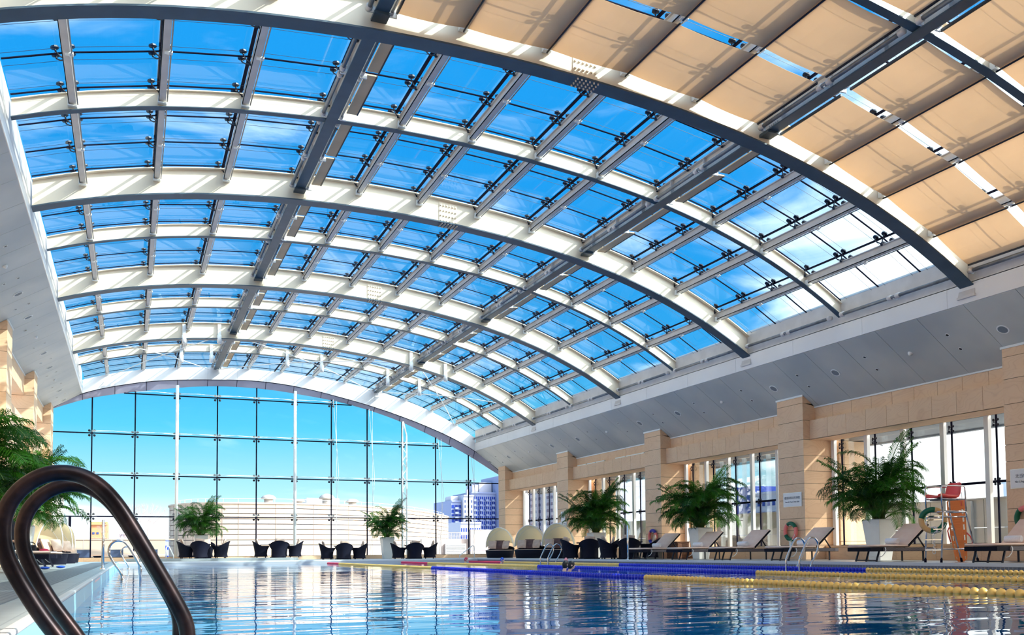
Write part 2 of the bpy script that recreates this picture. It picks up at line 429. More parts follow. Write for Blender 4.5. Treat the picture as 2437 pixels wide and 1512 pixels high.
for k in range(-1, 5):
    ya, yb = A(k)+.2, A(k+1)-1.1
    if k == -1: ya = BACK
    if k == 4: yb = 50.55
    n = max(2, round((yb-ya)/.82)); s = (yb-ya)/n
    for i in range(n):
        a, b = ya+i*s+.005, ya+(i+1)*s-.005
        m.box(20.77, 20.80, a, b, 4.17, 4.81)               # beam face panels
        m.box(20.80, 21.02, a, b, 4.79, 4.81)               # little ledge on top
        m.hexa([(21.01, a, 4.82), (21.04, a, 4.82), (21.04, b, 4.82), (21.01, b, 4.82)],
               [(21.01, a, soffR(21.01)-.004), (21.04, a, soffR(21.04)-.004), (21.04, b, soffR(21.04)-.004), (21.01, b, soffR(21.01)-.004)])
    n = 5; s = (yb-ya)/n
    for i in range(n):
        a, b = ya+i*s+.004, ya+(i+1)*s-.004
        m.box(20.77, 21.68, a, b, 4.165, 4.185)             # underside
        m.box(21.33, 21.37, a, b, DECK, .60); m.box(21.30, 22.0, a, b, .605, .66)
    tr.box(20.98, 21.0, ya, yb, soffR(21)-.05, soffR(21)-.005)
for k in range(0, 5):
    y1c = A(k)+.2; y0c = y1c-1.3
    tr.box(20.47, 20.5, y0c-.03, y1c+.03, soffR(20.5)-.05, soffR(20.48)-.004)
tag(m.build('wall_right_panels', M_STONE), kind='structure')
tag(tr.build('trim_2', M_WHITE), kind='structure')

# ---- sloping ceilings and fascias, left and right
def slope_panels(m, f, xa, xb, y0, y1, step, off=0, n=1):
    y = y0+off-step
    while y < y1:
        a, b = max(y, y0)+.006, min(y+step, y1)-.006
        if b > a:
            m.hexa([(xa, a, f(xa)), (xb, a, f(xb)), (xb, b, f(xb)), (xa, b, f(xa))],
                   [(xa, a, f(xa)+.05), (xb, a, f(xb)+.05), (xb, b, f(xb)+.05), (xa, b, f(xa)+.05)])
        y += step
m = MB(); slope_panels(m, soffR, 19.16, 21.06, BACK, YE, 1.4776, 1.03)
tag(m.build('ceiling_right', M_SOFFIT), kind='structure')
m = MB(); slope_panels(m, soffL, -4.1, -2.40, BACK, YE, 1.4776, 1.03)
tag(m.build('ceiling_left', M_SOFFIT), kind='structure')
m = MB()
m.hexa([(19.17, BACK, soffR(19.17)+.07), (21.5, BACK, soffR(21.5)+.07), (21.5, YE, soffR(21.5)+.07), (19.17, YE, soffR(19.17)+.07)],
       [(19.17, BACK, 7.9), (21.5, BACK, 7.0), (21.5, YE, 7.0), (19.17, YE, 7.9)])
m.hexa([(-4.3, BACK, soffL(-4.3)+.07), (-2.40, BACK, soffL(-2.40)+.07), (-2.40, YE, soffL(-2.40)+.07), (-4.3, YE, soffL(-4.3)+.07)],
       [(-4.3, BACK, 9.6), (-2.40, BACK, 10.0), (-2.40, YE, 10.0), (-4.3, YE, 9.6)])
tag(m.build('ceiling_void', M_GIRD), kind='structure')
m = MB()
y = BACK
while y < YE:
    a, b = y+.004, min(y+B/3, YE)-.004
    m.box(19.12, 19.16, a, b, 6.62, 7.12); m.box(19.12, 19.5, a, b, 7.10, 7.13)
    m.box(-2.42, -2.38, a, b, 8.87, 9.12)
    y += B/3
tag(m.build('trim_3', M_FASCIA), kind='structure')
m = MB(); m.box(19.30, 19.42, BACK, YE, 7.12, 7.86); m.box(-2.46, -2.41, BACK, YE, 9.1, 9.95)
M_CURB = noisy(mat_('rough_beige_curb', rough=.8), (.46, .36, .25), (.58, .46, .34), 8, 5, .4)
tag(m.build('trim_4', M_CURB), kind='structure')

# ---- left wall
m = MB(); core = MB()
for k in range(0, 6):
    y1c = A(k)+.05; y0c = y1c-1.35
    if k == 5: y0c, y1c = 50.4, 51.9
    zz = [DECK, .8, 1.5, 2.2, 3.0, 3.7, 4.4, 5.1, 5.75, 6.5, 7.05, 7.75]
    stack(m, -5.0, -3.7, y0c, y1c, zz)
    m.hexa([(-4.2, y0c, 7.756), (-3.7, y0c, 7.756), (-3.7, y1c, 7.756), (-4.2, y1c, 7.756)],
           [(-4.2, y0c, 7.78), (-3.7, y0c, soffL(-3.7)-.004), (-3.7, y1c, soffL(-3.7)-.004), (-4.2, y1c, 7.78)])
    core.box(-4.98, -3.715, y0c+.02, y1c-.02, DECK, 7.9)
for k in range(-1, 5):
    ya, yb = A(k)+.05, A(k+1)-1.3
    if k == -1: ya = BACK
    if k == 4: yb = 50.4
    n = 6; s = (yb-ya)/n
    for i in range(n):
        a, b = ya+i*s+.005, ya+(i+1)*s-.005
        m.box(-4.6, -4.05, a, b, 7.06, 7.84)
        for z0, z1 in ((DECK, 1.4), (1.4, 2.6), (2.6, 3.8), (3.8, 5.0), (5.0, 6.1)): m.box(-4.6, -4.05, a, b, z0+.005, z1-.005)
    core.box(-4.58, -4.06, ya, yb, 7.07, 7.9); core.box(-4.58, -4.06, ya, yb, DECK, 6.08)
tag(m.build('wall_left', M_STONE), kind='structure')
tag(core.build('wall_left_backing', M_GROUT), kind='structure')
tr = MB()
for k in range(0, 5):
    ya, yb = A(k)+.05, A(k+1)-1.3
    tr.box(-4.06, -4.02, ya, yb, soffL(-4.04)-.06, soffL(-4.04)-.005)
    y1c = A(k)+.05; tr.box(-3.72, -3.67, y1c-1.38, y1c+.03, soffL(-3.7)-.06, soffL(-3.7)-.005)
tag(tr.build('trim_5', M_WHITE), kind='structure')
# back wall behind the camera
m = MB()
for i in range(13):
    for j in range(4): m.box(-4.6+i*2.06+.005, -4.6+(i+1)*2.06-.005, BACK-.3, BACK, DECK+j*1.55, DECK+(j+1)*1.55-.01)
tag(m.build('wall_back', M_STONE), kind='structure')

# ---- side windows (right): fins, glass, transom, spider fittings
def spider_mesh(r=.15, cup=.035, dark=True):
    m = MB()
    m.lathe([(.0, -.05), (.028, -.05), (.03, .0), (.0, .0)], 8)
    for a in (pi/4, 3*pi/4, 5*pi/4, 7*pi/4):
        x, y = r*math.cos(a), r*math.sin(a)
        m.tube([(0, 0, -.02), (x*.6, y*.6, .0), (x, y, .05)], [.016, .012, .009], 5)
        m.lathe([(0, .05), (.014, .05), (.016, .085), (cup, .10), (cup, .125), (0, .125)], 8, (x, y, 0))
    return m
sp_me = spider_mesh(.165, .062).build('spider_fitting', M_FITTING)
SPIDER = sp_me.data
bpy.data.objects.remove(sp_me)
def spider(parent, loc, rot=(0, 0, 0), s=1):
    o = bpy.data.objects.new('spider_fitting', SPIDER); COL.objects.link(o); o.parent = parent; o.location = loc; o.rotation_euler = rot; o.scale = (s, s, s)
    return o
wn = 0
for k in range(-1, 5):
    ya, yb = A(k)+.2, A(k+1)-1.1
    if k == -1: ya = BACK
    if k == 4: yb = 50.55
    wn += 1
    root = thing('window_%d' % wn, (0, 0, 0), None, None, kind='structure')
    fins, gl, se = MB(), MB(), MB()
    ys = [yb-.1-i*(yb-ya-.1)/5 for i in range(6)]
    for i, y in enumerate(ys[:-1]):
        fins.box(21.62, 21.74, y-.07, y+.07, .66, 4.165)
    gl.box(22.04, 22.055, ya-.2, yb+.2, .62, 4.6)
    for i, y in enumerate(ys):
        se.box(22.00, 22.04, y-.02, y+.02, .66, 4.6)
        if 0 < i < 6:
            pass
    se.box(21.99, 22.04, ya, yb, 2.33, 2.40); se.box(21.98, 22.06, ya, yb, .64, .68)
    fins.build('fin', M_WHITE, root); gl.build('glass_pane', M_GLASS, root); se.build('gasket', M_BLACK, root)
    for y in ys[:-1]:
        for z in (2.365, 4.0): spider(root, (21.93, y, z), (0, pi/2, 0), .6)
# ---- canopy outside and terrace parapet on the right
M_OUT = noisy(mat_('pale_outer_panel', rough=.5), (.40, .39, .37), (.46, .44, .42), 1, 3)
M_OUTG = noisy(mat_('grey_eave_panel', rough=.5), (.20, .23, .28), (.26, .29, .34), 1, 3)
m = MB()
for i in range(20):
    y = BACK+i*3.0
    m.box(22.06, 24.2, y+.01, y+2.99, 4.22, 4.40); m.box(24.0, 24.2, y+.01, y+2.99, 4.17, 4.22)
for k in range(0, 6): m.bar((22.1, A(k)-1.0, 4.6), (24.0, A(k)-1.0, 4.1), .03, .03)
tag(m.build('outer_eave', M_OUTG), 'grey eave slab outside above the right-hand side windows', 'eave')
m = MB()
for i in range(28):
    y = BACK+i*2.2
    m.box(26.0, 26.3, y+.01, y+2.19, -.2, 1.2); m.box(26.0, 26.3, y+.01, y+2.19, 1.22, 2.14); m.box(25.95, 26.35, y, y+2.2, 2.14, 2.19)
    if i % 2: m.box(25.86, 26.0, y+.4, y+.75, -.2, 2.1)
tag(m.build('terrace_parapet', M_OUT), 'pale panelled parapet outside the right-hand side windows', 'wall')
for k in range(0, 5):
    m = MB(); y = A(k)+.1
    stack(m, 22.06, 23.3, y-1.1, y, [-.2, .8, 1.7, 2.6, 3.4, 4.2]); tag(m.build('trim_%d' % (6+k), M_STONE), kind='structure')
m = MB(); m.box(21.9, 120, BACK, 52.6, -.3, -.1); m.box(-30, 120, 52.45, 116, -.35, -.1)
tag(m.build('floor_terrace', noisy(mat_('pale_paving', rough=.7), (.34, .32, .30), (.40, .38, .35), 1, 3)), kind='structure')

# ================================================================== ROOF
def xs_curve(n=44): return [XL+.02+(XR-XL-.04)*i/n for i in range(n+1)]
def sweep(m, y0, y1, d0, d1, xs=None, mi=0):
    xs = xs or xs_curve(); rows = []
    for x in xs:
        z = zc(x); rows.append([(x, y0, z+d0), (x, y1, z+d0), (x, y1, z+d1), (x, y0, z+d1), (x, y0, z+d0)])
    m.grid(rows, mi); k = len(rows)
    m.add(rows[0][:4], [(0, 1, 2, 3)], mi); m.add(rows[-1][:4], [(3, 2, 1, 0)], mi)
    return m
ord_ = {5: 'fifth', 4: 'fourth', 3: 'third', 2: 'second', 1: 'nearest whole', 0: 'foremost', -1: 'rear'}
desc_major = {
 4: 'deep cream steel arch farthest along the roof, just before the end window',
 3: 'deep cream steel arch, third of the deep arches back from the beige blinds',
 2: 'deep cream steel arch, second of the deep arches back from the beige blinds',
 1: 'deep cream steel arch with thick dark underside edging the beige roof blinds',
 0: 'deep cream steel arch running between the beige blinds in the corner of the roof',
 -1: 'deep cream steel arch overhead behind the viewpoint'}
for k in range(-1, 5):
    y = A(k)
    r = thing('roof_arch', (0, y, 0), desc_major[k], 'arch', 'deep steel roof arches')
    sweep(MB(), -.20, .20, 0, .035).build('bottom_flange', M_SHADESTEEL, r)['label'] = 'shade-coloured underside flange'
    sweep(MB(), -.012, .012, .035, .72).build('web', M_CREAM, r)
    sweep(MB(), -.15, .15, .72, .745).build('top_flange', M_CREAM, r)
    for xx in (8.55,):
        b = MB(); t = .014
        xs = [xx-.28, xx+.28]
        b.hexa([(xs[0], -.03, zc(xs[0])+.06), (xs[1], -.03, zc(xs[1])+.06), (xs[1], -.012, zc(xs[1])+.06), (xs[0], -.012, zc(xs[0])+.06)],
               [(xs[0], -.03, zc(xs[0])+.66), (xs[1], -.03, zc(xs[1])+.66), (xs[1], -.012, zc(xs[1])+.66), (xs[0], -.012, zc(xs[0])+.66)])
        for i in range(6):
            for j in range(4):
                x = xx-.23+i*.092; b.lathe([(0, -.07), (.024, -.07), (.028, -.03), (.028, -.028)], 6, (x, 0, zc(x)+.12+j*.15), 'y')
        for i in range(6):
            for j in range(4):
                x = xx-.23+i*.092; b.lathe([(.02, 0), (.02, -.03), (0, -.03)], 6, (x, -.15+.1*j, zc(x)), 'z')
        if k == -1: continue
        b.build('splice_plate', M_CREAM, r)
    if k >= 1:
        f = MB(); f.box(XR-.12, XR+.05, -.26, .26, 6.74, 6.80); f.hexa([(XR-.1, -.24, 6.8), (XR, -.24, 6.8), (XR, .24, 6.8), (XR-.1, .24, 6.8)], [(XR-.02, -.24, 7.08), (XR, -.24, 7.08), (XR, .24, 7.08), (XR-.02, .24, 7.08)])
        f.build('foot_bracket', M_GIRD, r)
desc_minor = {4: 'shallow cream roof rib nearest the end window', 3: 'shallow cream roof rib between the third and fourth deep arches from the blinds',
 2: 'shallow cream roof rib between the second and third deep arches from the blinds', 1: 'shallow cream roof rib midway in the first glazed bay behind the blinds',
 0: 'shallow cream roof rib with dark underside crossing the beige blinds', -1: 'shallow cream roof rib overhead behind the viewpoint'}
for k in range(-1, 5):
    y = A(k)+B/2
    r = thing('roof_rib', (0, y, 0), desc_minor[k], 'roof rib', 'shallow roof ribs')
    sweep(MB(), -.09, .09, .34, .36).build('bottom_flange', M_SHADESTEEL, r)['label'] = 'shade-coloured underside flange'
    sweep(MB(), -.01, .01, .36, .72).build('web', M_CREAM, r)
    sweep(MB(), -.08, .08, .72, .74).build('top_flange', M_CREAM, r)

# purlins along the hall
planes = sorted([A(k) for k in range(-1, 6)]+[A(k)+B/2 for k in range(-1, 5)])
YS = -5.6
def keep(mb, name, mat, smooth=False):
    o = mb.build(name, mat, None, smooth); d = o.data; bpy.data.objects.remove(o); return d
hb = B/4-.12
ROD = keep(MB().tube([(.10, -hb, .46), (.10, hb, .46)], .016, 6), 'guide_rod', M_PIPE)
BR1 = keep(MB().add([(-.02, -.05, .44), (.13, -.05, .44), (.13, .05, .44), (-.02, .05, .44), (-.02, -.05, .48), (.13, -.05, .48), (.13, .05, .48), (-.02, .05, .48), (.065, -.05, .39), (.065, .05, .39), (.065, .05, .51), (.065, -.05, .51)], [(0, 3, 2, 1), (4, 5, 6, 7), (0, 1, 5, 4), (1, 2, 6, 5), (2, 3, 7, 6), (3, 0, 4, 7), (8, 9, 10, 11)]), 'bracket', M_WHITE)
BR2 = keep(MB().prism([(-.09, .41), (.09, .41), (.09, .44), (-.075, .44), (-.075, .56), (-.09, .56)], -.13, -.02, 'y'), 'bracket', M_WHITE)
side = ['left-hand edge strip', 'left-hand glazing', 'left-hand glazing nearest the left girder', '', 'glazing just right of the left girder', 'second line right of the left girder', 'third line right of the left girder', 'fourth line right of the left girder', '', 'just right of the right girder', 'second line right of the right girder', 'last line before the right fascia']
labels_p = ['cream roof purlin running lengthwise, leftmost in the glass roof', 'cream roof purlin running lengthwise, second from the left fascia', 'cream roof purlin running lengthwise, third from the left fascia',
 'cream purlin running lengthwise, first right of the left-hand main girder', 'cream purlin running lengthwise, second right of the left-hand main girder', 'cream purlin running lengthwise, third right of the left-hand main girder', 'cream purlin running lengthwise, first left of the right-hand main girder',
 'cream purlin running lengthwise, first right of the right-hand main girder', 'cream purlin running lengthwise, second right of the right-hand main girder', 'cream purlin running lengthwise, last before the right fascia']
li = 0
for i, x in enumerate(PX):
    z = zc(x)
    if i in (3, 8):
        r = thing('main_girder', (x, 0, z), 'deep lengthwise roof girder with dark underside, the %s of the two' % ('left-hand' if i == 3 else 'right-hand'), 'girder')
        fl, wb = MB(), MB()
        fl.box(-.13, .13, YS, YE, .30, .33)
        wb.box(-.012, .012, YS, YE, .33, .72); wb.box(-.1, .1, YS, YE, .7, .72)
        for k in range(-1, 5):
            for q in range(6):
                yy = A(k)+B*(q+.5)/6
                wb.box(-.11, .11, yy-.006, yy+.006, .33, .7)
        fl.build('bottom_flange', M_SHADESTEEL, r)['label'] = 'shade-coloured underside flange'
        for k in range(-1, 5):
            bp = MB()
            for s_ in (-1, 1):
                yy = A(k)+s_*.5
                for a in range(5):
                    for b in range(2): wb.lathe([(0, -.02), (.015, -.02), (.018, 0)], 6, (-.012, yy+a*.07, .44+b*.12), 'x')
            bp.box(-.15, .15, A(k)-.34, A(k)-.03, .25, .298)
            bp.build('joint_plate', M_SHADESTEEL, r)
        wb.build('web', M_GIRD, r)
        continue
    r = thing('roof_purlin', (x, 0, z), labels_p[li], 'purlin', 'secondary roof purlins'); li += 1
    b = MB()
    b.box(-.075, .075, YS, YE, .47, .488); b.box(-.012, .012, YS, YE, .48, .70); b.box(-.06, .06, YS, YE, .68, .70); b.box(-.075, -.06, YS, YE, .47, .52)
    b.build('beam', M_GIRD, r)
    for j, (yp, yq) in enumerate(zip(planes[:-1], planes[1:])):
        ym = (yp+yq)/2
        for nm, me_, yy in (('guide_rod', ROD, ym), ('bracket', BR1, ym), ('bracket', BR2, yq)):
            o = bpy.data.objects.new(nm, me_); COL.objects.link(o); o.parent = r; o.location = (0, yy, 0)

# roller tubes and retracted blinds along the two main girders and the right fascia
CPL = {}
BR3 = keep(MB().box(-.02, .12, -.02, .02, -.06, .05), 'bracket', M_WHITE)
def roller(x, y0, y1, z, lab, grp, r=.045):
    t = thing('roller_tube', (x, (y0+y1)/2, z), lab, 'roller tube', grp); h = (y1-y0)/2
    MB().tube([(0, -h, 0), (0, h, 0)], r, 10).build('tube', M_PIPE, t, True)
    if r not in CPL: CPL[r] = keep(MB().lathe([(0, -.07), (r*1.45, -.06), (r*1.45, .06), (0, .07)], 10, (0, 0, 0), 'y'), 'coupling', M_GIRD, True)
    for yy in (-h+.06, -.14, .14, h-.06):
        o = bpy.data.objects.new('coupling', CPL[r]); COL.objects.link(o); o.parent = t; o.location = (0, yy, 0)
    for yy in (0, h-.015):
        o = bpy.data.objects.new('bracket', BR3); COL.objects.link(o); o.parent = t; o.location = (0, yy, 0)
    return t
bays = [(planes[i], planes[i+1]) for i in range(len(planes)-1)]
vis = [b for b in bays if b[0] > 2]
ordn = ['nearest', 'second nearest', 'third nearest', 'fourth nearest', 'fifth nearest', 'sixth nearest', 'seventh nearest', 'eighth nearest', 'ninth nearest', 'tenth nearest', 'eleventh nearest', 'twelfth nearest']
for gi, gx in ((3, 'left-hand'), (8, 'right-hand')):
    x = PX[gi]
    for j, (a, b) in enumerate(vis):
        roller(x-.22, a+.15, b-.15, zc(x)+.40, 'grey roller tube left of the %s girder, %s along it' % (gx, ordn[j]), 'roller tubes beside the %s girder' % gx)
        roller(x+.20, a+.15, b-.15, zc(x)+.38, 'grey roller tube right of the %s girder, %s along it' % (gx, ordn[j]), 'roller tubes right of the %s girder' % gx, .035)
for j, (a, b) in enumerate(vis):
    roller(18.98, a+.2, b-.2, 7.34, 'grey roller tube above the right fascia, %s along it' % ordn[j], 'roller tubes above the right fascia', .05)
RN = 'one two three four five six seven eight nine ten eleven twelve thirteen fourteen fifteen sixteen'.split()
for gi in (3, 8):
    x = PX[gi]+.30; cnt = -1
    for a, b in bays:
        if a < A(1)-.1: continue
        for h in range(2):
            cnt += 1; y0 = a+.25+h*(b-a-.4)/2; y1 = y0+(b-a-.6)/2-.05
            t = thing('retracted_blind', (x, (y0+y1)/2, zc(x)+.44), 'rolled back tan blind beside the %s girder, number %s counting from the beige blinds' % ('left-hand' if gi == 3 else 'right-hand', RN[cnt]), 'roller blind', 'rolled back blinds beside the %s girder' % ('left-hand' if gi == 3 else 'right-hand'))
            hh = (y1-y0)/2
            MB().box(0, .24, -hh, hh, -.01, .02).build('cloth', M_TAN, t)
            MB().box(.24, .27, -hh, hh, -.02, .03).build('end_bar', M_FITTING, t)

# beige blinds drawn across the near roof bays
rows_ = []
for a, b in bays:
    if b > A(1)+.1 or b < 0: continue
    mid = (a+b)/2
    rows_.append((mid+.13, b-.17)); rows_.append((a+.17, mid-.13))
rows_.sort(key=lambda q: -q[0])
rn = ['first', 'second', 'third', 'fourth', 'fifth', 'sixth', 'seventh', 'eighth']
for ri, (y0, y1) in enumerate(rows_):
    for si, (ia, ib, sn) in enumerate(((3, 8, 'between the two main girders'), (8, 12, 'right of the right-hand girder'))):
        xe = [PX[i] for i in range(ia, ib+1) if i < 12]
        if ib == 12: xe.append(19.0)
        xe[0] += .32
        if ib == 8: xe[-1] -= .30
        t = thing('roller_blind', (0, (y0+y1)/2, 0), 'drawn beige roof blind %s, %s row from the glazed part' % (sn, rn[min(ri, 7)]), 'roller blind', 'drawn beige roof blinds')
        h = (y1-y0)/2
        m = MB(); rows = []
        for s in range(len(xe)-1):
            for q in range(4):
                u = q/4; x = xe[s]*(1-u)+xe[s+1]*u; z = (zc(xe[s])*(1-u)+zc(xe[s+1])*u)+.415-.03*math.sin(u*pi)
                rows.append([(x, -h, z), (x, 0, z-.004), (x, h, z)])
        x = xe[-1]; rows.append([(x, -h, zc(x)+.415), (x, 0, zc(x)+.411), (x, h, zc(x)+.415)])
        m.grid(rows); o = m.build('cloth', M_BLIND, t)
        sl = o.modifiers.new('thick', 'SOLIDIFY'); sl.thickness = .004
        for x in (xe[0], xe[-1]): MB().box(x-.02, x+.02, -h, h, zc(x)+.39, zc(x)+.44).build('end_bar', M_FITTING, t)
        for x in xe[1:-1]: MB().tube([(x, -h-.08, zc(x)+.385), (x, h+.08, zc(x)+.385)], .02, 6).build('guide_rod', M_FITTING, t)

# roof glazing, one window per bay between deep arches
gx = [XL]+PX+[19.32]
for k in range(-1, 5):
    wn += 1
    r = thing('window_%d' % wn, (0, 0, 0), None, None, kind='structure')
    g, s, w = MB(), MB(), MB()
    ye = A(k+1) if k < 4 else YE+3.0
    g.grid([[(x, A(k), zc(x)+.86), (x, ye, zc(x)+.86)] for x in gx])
    for q in range(6 if k < 4 else 8):
        y = A(k)+B*q/6
        for xa, xb in zip(gx[:-1], gx[1:]):
            s.bar((xa, y, zc(xa)+.855), (xb, y, zc(xb)+.855), .04, .02)
            for dy in (-.25, .25):
                w.bar((xa, y+dy, zc(xa)+.83), (xb, y+dy, zc(xb)+.83), .006, .006)
    for x in PX: s.box(x-.11, x-.04, A(k), ye, zc(x)+.84, zc(x)+.87)
    g.build('glass_pane', M_ROOFGLASS, r); s.build('gasket', M_BLACK, r)
    if k >= 0: w.build('tie_wire', M_FITTING, r)
    if k >= 0:
        for i, x in enumerate(PX):
            sl = math.atan((zc(x+.1)-zc(x-.1))/.2)
            for q in range(6):
                if k == 0 and q < 3: continue
                spider(r, (x-.06, A(k)+B*q/6, zc(x)+.73), (0, -sl, 0), 1.25)
m = MB(); m.box(XL-1.6, 21.2, -6.6, -6.5, 5.9, 10.2)
tag(m.build('wall_back_upper', M_CREAM), kind='structure')

# ---- gable: fascia, header, end window
m = MB(); m2 = MB()
xg = [-4.05+(20.9+4.05)*i/50 for i in range(51)]
def interp(T, x):
    for i in range(len(T)-1):
        if x <= T[i+1][0] or i == len(T)-2:
            p0 = T[max(0, i-1)]; p1, p2 = T[i], T[i+1]; p3 = T[min(len(T)-1, i+2)]
            h = p2[0]-p1[0]; u = (x-p1[0])/h
            m1 = (p2[1]-p0[1])/(p2[0]-p0[0])*h; m2_ = (p3[1]-p1[1])/(p3[0]-p1[0])*h
            return (2*u**3-3*u*u+1)*p1[1]+(u**3-2*u*u+u)*m1+(-2*u**3+3*u*u)*p2[1]+(u**3-u*u)*m2_
FB = [(-4.05, 7.88), (-2.4, 8.87), (0, 9.55), (1.75, 9.83), (4.3, 10.02), (6.3, 10.08), (8.3, 9.93), (10.43, 9.56), (13.5, 8.83), (16.75, 7.76), (19.14, 6.64), (20.9, 5.36)]
GH = [(-4.05, 7.95), (-1.87, 8.74), (2.27, 9.50), (4.25, 9.70), (6.3, 9.72), (8.34, 9.56), (11.5, 9.10), (14.65, 8.22), (18.4, 6.59), (20.9, 5.20)]
def zg(x): return interp(FB, x)
def zh(x): return interp(GH, x)
xf = [XL+(19.14-XL)*i/14 for i in range(15)]
for a, b in zip(xf[:-1], xf[1:]):
    q = [a+.004+(b-a-.008)*i/4 for i in range(5)]
    rows = [[(x, YE-.02, zg(x)), (x, YE-.02, zc(x)+.42), (x, YE+.04, zc(x)+.42), (x, YE+.04, zg(x)), (x, YE-.02, zg(x))] for x in q]
    m.grid(rows); m.add(rows[0][:4], [(0, 1, 2, 3)]); m.add(rows[-1][:4], [(3, 2, 1, 0)])
m.box(XL, 19.14, YE-.01, YE, 8, 8.01) if 0 else None
tag(m.build('trim_12', M_FASCIA), kind='structure')
m = MB()
m.grid([[(x, YE+.0, zc(x)+.42), (x, YE+.9, zc(x)+.42), (x, YE+3.0, zc(x)+.75), (x, YE+3.0, zc(x)+.9)] for x in xf])
tag(m.build('trim_13', M_CURB), kind='structure')
m = MB()      # outer soffit strip between fascia and the outer head of the glass
rows = [[(x, YE+.04, zg(x)+.012), (x, YE+.32, zh(x)), (x, YE+.32, zh(x)+.1), (x, YE+1.0, zh(x)+.2), (x, YE+1.0, zh(x)+.8)] for x in xg]
m.grid(rows)
tag(m.build('trim_14', noisy(mat_('mauve_grey_soffit', rough=.5), (.40, .38, .50), (.48, .46, .58), 1, 2)), kind='structure')
m = MB()
for x in xf: m.bar((x, YE+.04, zg(x)), (x, YE+.32, zh(x)), .02, .02)
m.grid([[(x, YE+.045, zg(x)-.03), (x, YE+.045, zg(x)+.01)] for x in xg])
tag(m.build('trim_15', M_BLACK), kind='structure')

wn += 1
r = thing('window_%d' % wn, (0, 0, 0), None, None, kind='structure')
YG = 52.3
GX = [-3.99+2.0739*i for i in range(0, 13)]; GZ = [2.543, 4.71, 6.88, 9.05]
g, s = MB(), MB()
g.grid([[(x, YG+.02, .3), (x, YG+.02, zh(x)+.1)] for x in xg]); g.build('glass_pane', M_GLASS, r)
for i in range(1, 12):
    x = GX[i]; s.box(x-.033, x+.033, YG-.03, YG+.01, .38, zh(x)+.02)
s.box(-2.95, -2.83, YG-.08, YG+.04, .2, GZ[0])
for z in GZ:
    ok = [x for x in [-4.05+.05*i for i in range(500)] if x < 20.95 and zh(x) > z]
    s.box(ok[0], ok[-1], YG-.03, YG+.01, z-.03, z+.03)
s.box(-3.9, 21, YG-.05, YG+.02, .36, .42)
s.build('gasket', M_BLACK, r)
t = MB()
for z in GZ:
    ok = [x for x in GX[1:12] if zh(x)-.1 > z]
    for a, b in zip(ok[:-1], ok[1:]):
        t.tube([(a, YG-.25, z+.05), ((a+b)/2, YG-.45, z+.09), (b, YG-.25, z+.05)], .012, 5)
    t.tube([(ok[0], YG-.2, z+.12), (ok[-1], YG-.2, z+.12)], .008, 5)
for i in (7, 8, 10, 11):
    x = GX[i]; zt = zh(x)
    t.tube([(x+.05, YG-.3, zt), (x+.32, YG-.5, zt*.55), (x+.12, YG-.3, .4)], .012, 5); t.tube([(x+.22, YG-.4, zt-.1), (x+.22, YG-.4, .4)], .01, 5)
t.build('tie_cable', M_WHITE, r)
for i in (3, 6):
    x = GX[i]; MB().tube([(x, YG-.22, .33), (x, YG-.22, zh(x)+.1)], [.085, .085], 12).build('post', M_WHITE, r, True)
x = GX[9]; m = MB(); zt = zh(x)
for dx in (-.03, .22): m.tube([(x+dx, YG-.25, .25), (x+dx, YG-.25, zt-.8), (x+(.02 if dx > 0 else -.02), YG-.25, zt)], .045, 8)
z = .4; f_ = 0
while z < zt-1.2: m.tube([(x-.03 if f_ else x+.22, YG-.25, z), (x+.22 if f_ else x-.03, YG-.25, z+.42)], .02, 5); z += .42; f_ ^= 1
m.build('truss_post', M_WHITE, r)
for i in range(1, 12):
    for z in GZ:
        if zh(GX[i])-.15 > z: spider(r, (GX[i], YG-.12, z), (-pi/2, 0, 0), 1.05)

# ---- X bracing rods and lamps at the far bays
for lab, (a, b) in (('left', (PX[0], 4.0)), ('middle', (4.0, 12.85)), ('right', (12.85, PX[11]))):
    n = 10
    for s_ in (0, 1):
        m = MB(); P_ = []
        for i in range(n+1):
            x = a+.2+(b-a-.4)*i/n; y = (A(4)+.3+(B-.6)*i/n) if s_ else (A(5)-.3-(B-.6)*i/n); P_.append((x, y, zc(x)+.25))
        m.tube(P_, .022, 6)
        tag(m.build('bracing_rod', M_WHITE), 'thin bracing rod, %s part of the last roof bay, running %s' % (lab, 'away to the right' if s_ else 'away to the left'), 'bracing rod', 'crossed bracing rods')
lamp0 = None
lamps = [(2.1, A(4)-.03, 'far left, left of the left girder'), (3.6, A(4)-.03, 'just left of the left girder'), (3.6, A(4)+B/2-.03, 'left of the left girder, farther back'), (2.2, A(4)+B/2-.03, 'farthest left in the rear row'),
         (7.3, A(4)+B/2-.03, 'between the girders, left one'), (9.05, A(4)+B/2-.03, 'between the girders, right one'), (12.5, A(4)-.03, 'just left of the right girder'), (12.5, A(4)+B/2-.03, 'left of the right girder, farther back'),
         (14.3, A(4)+B/2-.03, 'right of the right girder, farther back'), (14.3, A(4)-.03, 'right of the right girder, nearer')]
for x, y, lb in lamps:
    if abs(x-12.5) < .1: x = 12.55
    lb = 'white tubular spot lamp fixed to the far roof, ' + lb
    if lamp0 is None:
        lamp0 = thing('spot_lamp', (0, 0, 0), lb, 'lamp', 'white spot lamps on the far roof ribs')
        MB().box(-.07, .07, -.12, -.02, .05, .62).build('bracket', M_WHITE, lamp0)
        MB().lathe([(0, -.25), (.10, -.25), (.10, .12), (0, .12)], 12, (0, -.12, 0)).build('housing', M_WHITE, lamp0, True)
        o = lamp0; o.location = (x, y, zc(x)+.05)
    else: dup(lamp0, (x, y, zc(x)+.05), 0, lb)

